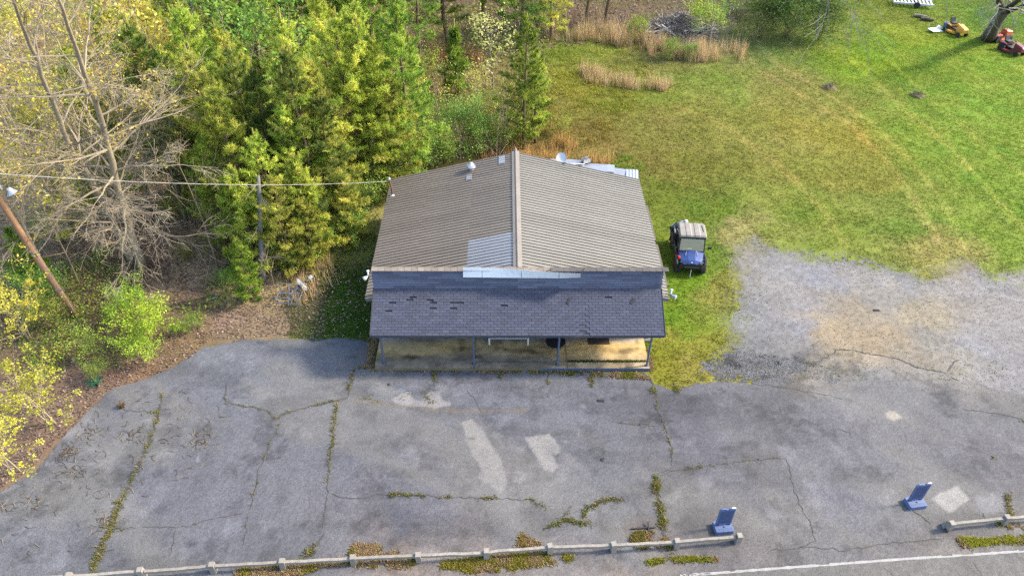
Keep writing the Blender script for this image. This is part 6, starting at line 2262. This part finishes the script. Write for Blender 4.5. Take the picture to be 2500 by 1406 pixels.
base = Vector((o.x, o.y, 0))
b = MB()
b.tube([(0, 0, 0), (.1, 0, 4), (-.2, .1, 8), (0, 0, 12)], [.4, .33, .26, .15], 10, BARK_G)
b.build('trunk', M['bark'], t, smooth=True)
br, tips = MB(), []
for k in range(15):
    q0 = Vector((0, 0, random.uniform(7, 11)))
    tg = G(random.uniform(1880, 2150), random.uniform(-60, 40), random.uniform(5, 7)) - base
    d_ = tg - q0
    limb(br, tips, q0, d_, d_.length * random.uniform(.4, .55), .07, 2, 4, alb((190, 186, 180), .42), -.03, .42, .014, (3, 4))
br.build('branches', M['bark'], t)

# brush pile with grey boards
random.seed(95)
c0 = G(1655, 82)
t = thing('brush_pile', 'large heap of grey branches and weathered boards in the tall grass', 'brush pile', c0)
br = MB()
for _ in range(900):
    a, r_ = random.random() * 6.28, abs(random.gauss(0, 1))
    o_ = Vector((math.cos(a) * r_ * 2.2, math.sin(a) * r_ * 1.5, max(.05, 1.3 - .55 * r_ + random.gauss(0, .2))))
    d_ = Vector((random.gauss(0, 1), random.gauss(0, 1), random.gauss(0, .35))).normalized()
    L_ = random.uniform(.6, 2.0)
    br.tube([o_ - d_ * L_ / 2, o_ + rv() * .15, o_ + d_ * L_ / 2], [random.uniform(.015, .035), .02, .008], 3, alb(random.choice(((150, 142, 138), (120, 112, 110), (176, 168, 160), (100, 92, 92))), .75), cap=False)
tag(br.build('branches', M['bark'], t), kind='stuff')
for _ in range(46):
    sx = random.choice((-1, 1, 1))
    o_ = Vector((sx * random.uniform(.6, 2.6), random.uniform(-1.7, -.2), random.uniform(.2, .9)))
    MB().box((0, 0, 0), (random.uniform(1.2, 2.4), .14, .03)).build('board', M['wood'], t, o_, (random.gauss(0, .25), random.gauss(0, .25), (-.5 if sx < 0 else .15) + random.gauss(0, .25)))
b = MB()
V, F = [(0, 0, 1.2)], []
for r_ in (1, 2, 3):
    for k in range(16):
        a = k * 2 * math.pi / 16
        V.append((math.cos(a) * r_ * 1.15, math.sin(a) * r_ * .75, 1.2 * (1 - (r_ / 3) ** 2)))
for k in range(16):
    F.append((0, 1 + k, 1 + (k + 1) % 16))
    for r_ in (0, 1):
        F.append((1 + r_ * 16 + k, 17 + r_ * 16 + k, 17 + r_ * 16 + (k + 1) % 16, 1 + r_ * 16 + (k + 1) % 16))
b.add(V, F, alb((110, 98, 92), .6))
b.build('heap_core', M['ground'], t)

# grey dead trunk and collapsed dark boards left of the shop
p = G(642, 692)
t = thing('dead_trunk', 'split grey dead trunk standing beside the collapsed dark boards', 'tree', p)
q = [Vector((0, 0, 0)), G(640, 640, 1.1) - p, G(636, 570, 2.6) - p, G(634, 500, 4.2) - p, G(631, 430, 5.8) - p]
b = MB()
b.tube(q, [.17, .16, .14, .12, .07], 9, alb((150, 148, 152), .42))
b.build('trunk', M['bark'], t, smooth=True)
br, tips = MB(), []
for k in range(9):
    j = random.randint(1, 3)
    limb(br, tips, q[j].lerp(q[j + 1], random.random()), Vector((random.gauss(0, 1), random.gauss(0, 1), .1)), random.uniform(.8, 1.6), .03, 3, 4, alb((165, 158, 150), .42), 0, .5, .008, (2, 3))
br.build('branches', M['bark'], t)
p = G(606, 600)
t = thing('collapsed_deck', 'collapsed stack of dark rotten boards beside the grey dead trunk', 'lumber pile', p, .06)
for k in range(13):
    y = -1.9 + k * .42
    MB().box((random.gauss(0, .08), y, .16 + .03 * k + random.gauss(0, .02)), (1.7 + random.gauss(0, .2), .24, .05), (random.gauss(0, .08), random.gauss(0, .05), random.gauss(0, .06))).build('board', M['darkwood'], t)
for s in (-1, 1):
    MB().bar((s * .6, -2.1, .08), (s * .6, 3.3, .45), .12, .12).build('joist', M['darkwood'], t)
p = G(612, 712)
t = thing('plank', 'grey plank lying at the foot of the small bright pine', 'plank', p, .1)
MB().box((0, 0, .06), (1.3, .2, .05)).build('board', M['wood'], t)
MB().box((.1, .1, .12), (1.1, .14, .05), (0, 0, .1)).build('board', M['darkwood'], t)
p = G(716, 660)
t = thing('concrete_block', 'small grey block half hidden behind the pipe rack', 'block', p, .1)
MB().box((0, 0, .2), (.4, .3, .4), col=alb((120, 112, 112))).build('block_body', M['concrete'], t)
MB().box((0, 0, .42), (.44, .34, .04), col=alb((130, 122, 122))).build('block_top', M['concrete'], t)
p = G(816, 574)
t = thing('window_unit', 'white and grey metal box under the shrubs by the left wall', 'box', p, .5)
MB().box((0, 0, .2), (.5, .35, .4)).build('housing', M['whitemet'], t)
MB().box((.08, -.18, .2), (.26, .02, .26)).build('grille', M['black'], t)
p = G(526, 730)
t = thing('grey_bracket', 'small grey metal angle lying in the leaves left of the plank', 'bracket', p, .8)
MB().box((0, 0, .1), (.32, .08, .06)).build('arm', M['galv'], t)
MB().box((.14, .1, .1), (.06, .26, .06)).build('arm', M['galv'], t)
# power pole at the top, yucca
p = G(478, 62, 4)
t = thing('grey_snag', 'grey weathered pole standing in the woods at the top edge', 'pole', (p.x, p.y, 0))
MB().tube([(0, 0, 0), (.02, 0, 6), (0, 0, 11)], [.2, .17, .13], 10, alb((150, 140, 138), .42)).build('shaft', M['bark'], t, smooth=True)
MB().tube([(0, 0, 10.2), (.5, .3, 10.8)], [.05, .02], 6, alb((150, 140, 138), .42)).build('stub', M['bark'], t)
for px, py, lab in ((236, 938, 'blue-green spiky yucca on the leaf litter by the lot'),):
    p = G(px, py)
    b = MB()
    n = 40
    tufts(b, np.tile([[0, 0, .08]], (n, 1)), np.stack([rng.normal(0, 1, n), rng.normal(0, 1, n), rng.uniform(.2, 1, n)], 1), .42, 1, np.array([alb((70, 130, 115), .5), alb((92, 150, 130), .5)]), .14, .05)
    b.add([(-.05, -.05, 0), (.05, -.05, 0), (.05, .05, 0), (-.05, .05, 0), (0, 0, .15)], [(0, 1, 4), (1, 2, 4), (2, 3, 4), (3, 0, 4)], alb((90, 110, 80)))
    tag(b.build('yucca_plant', M['leaf'], None, p), lab, 'plant')
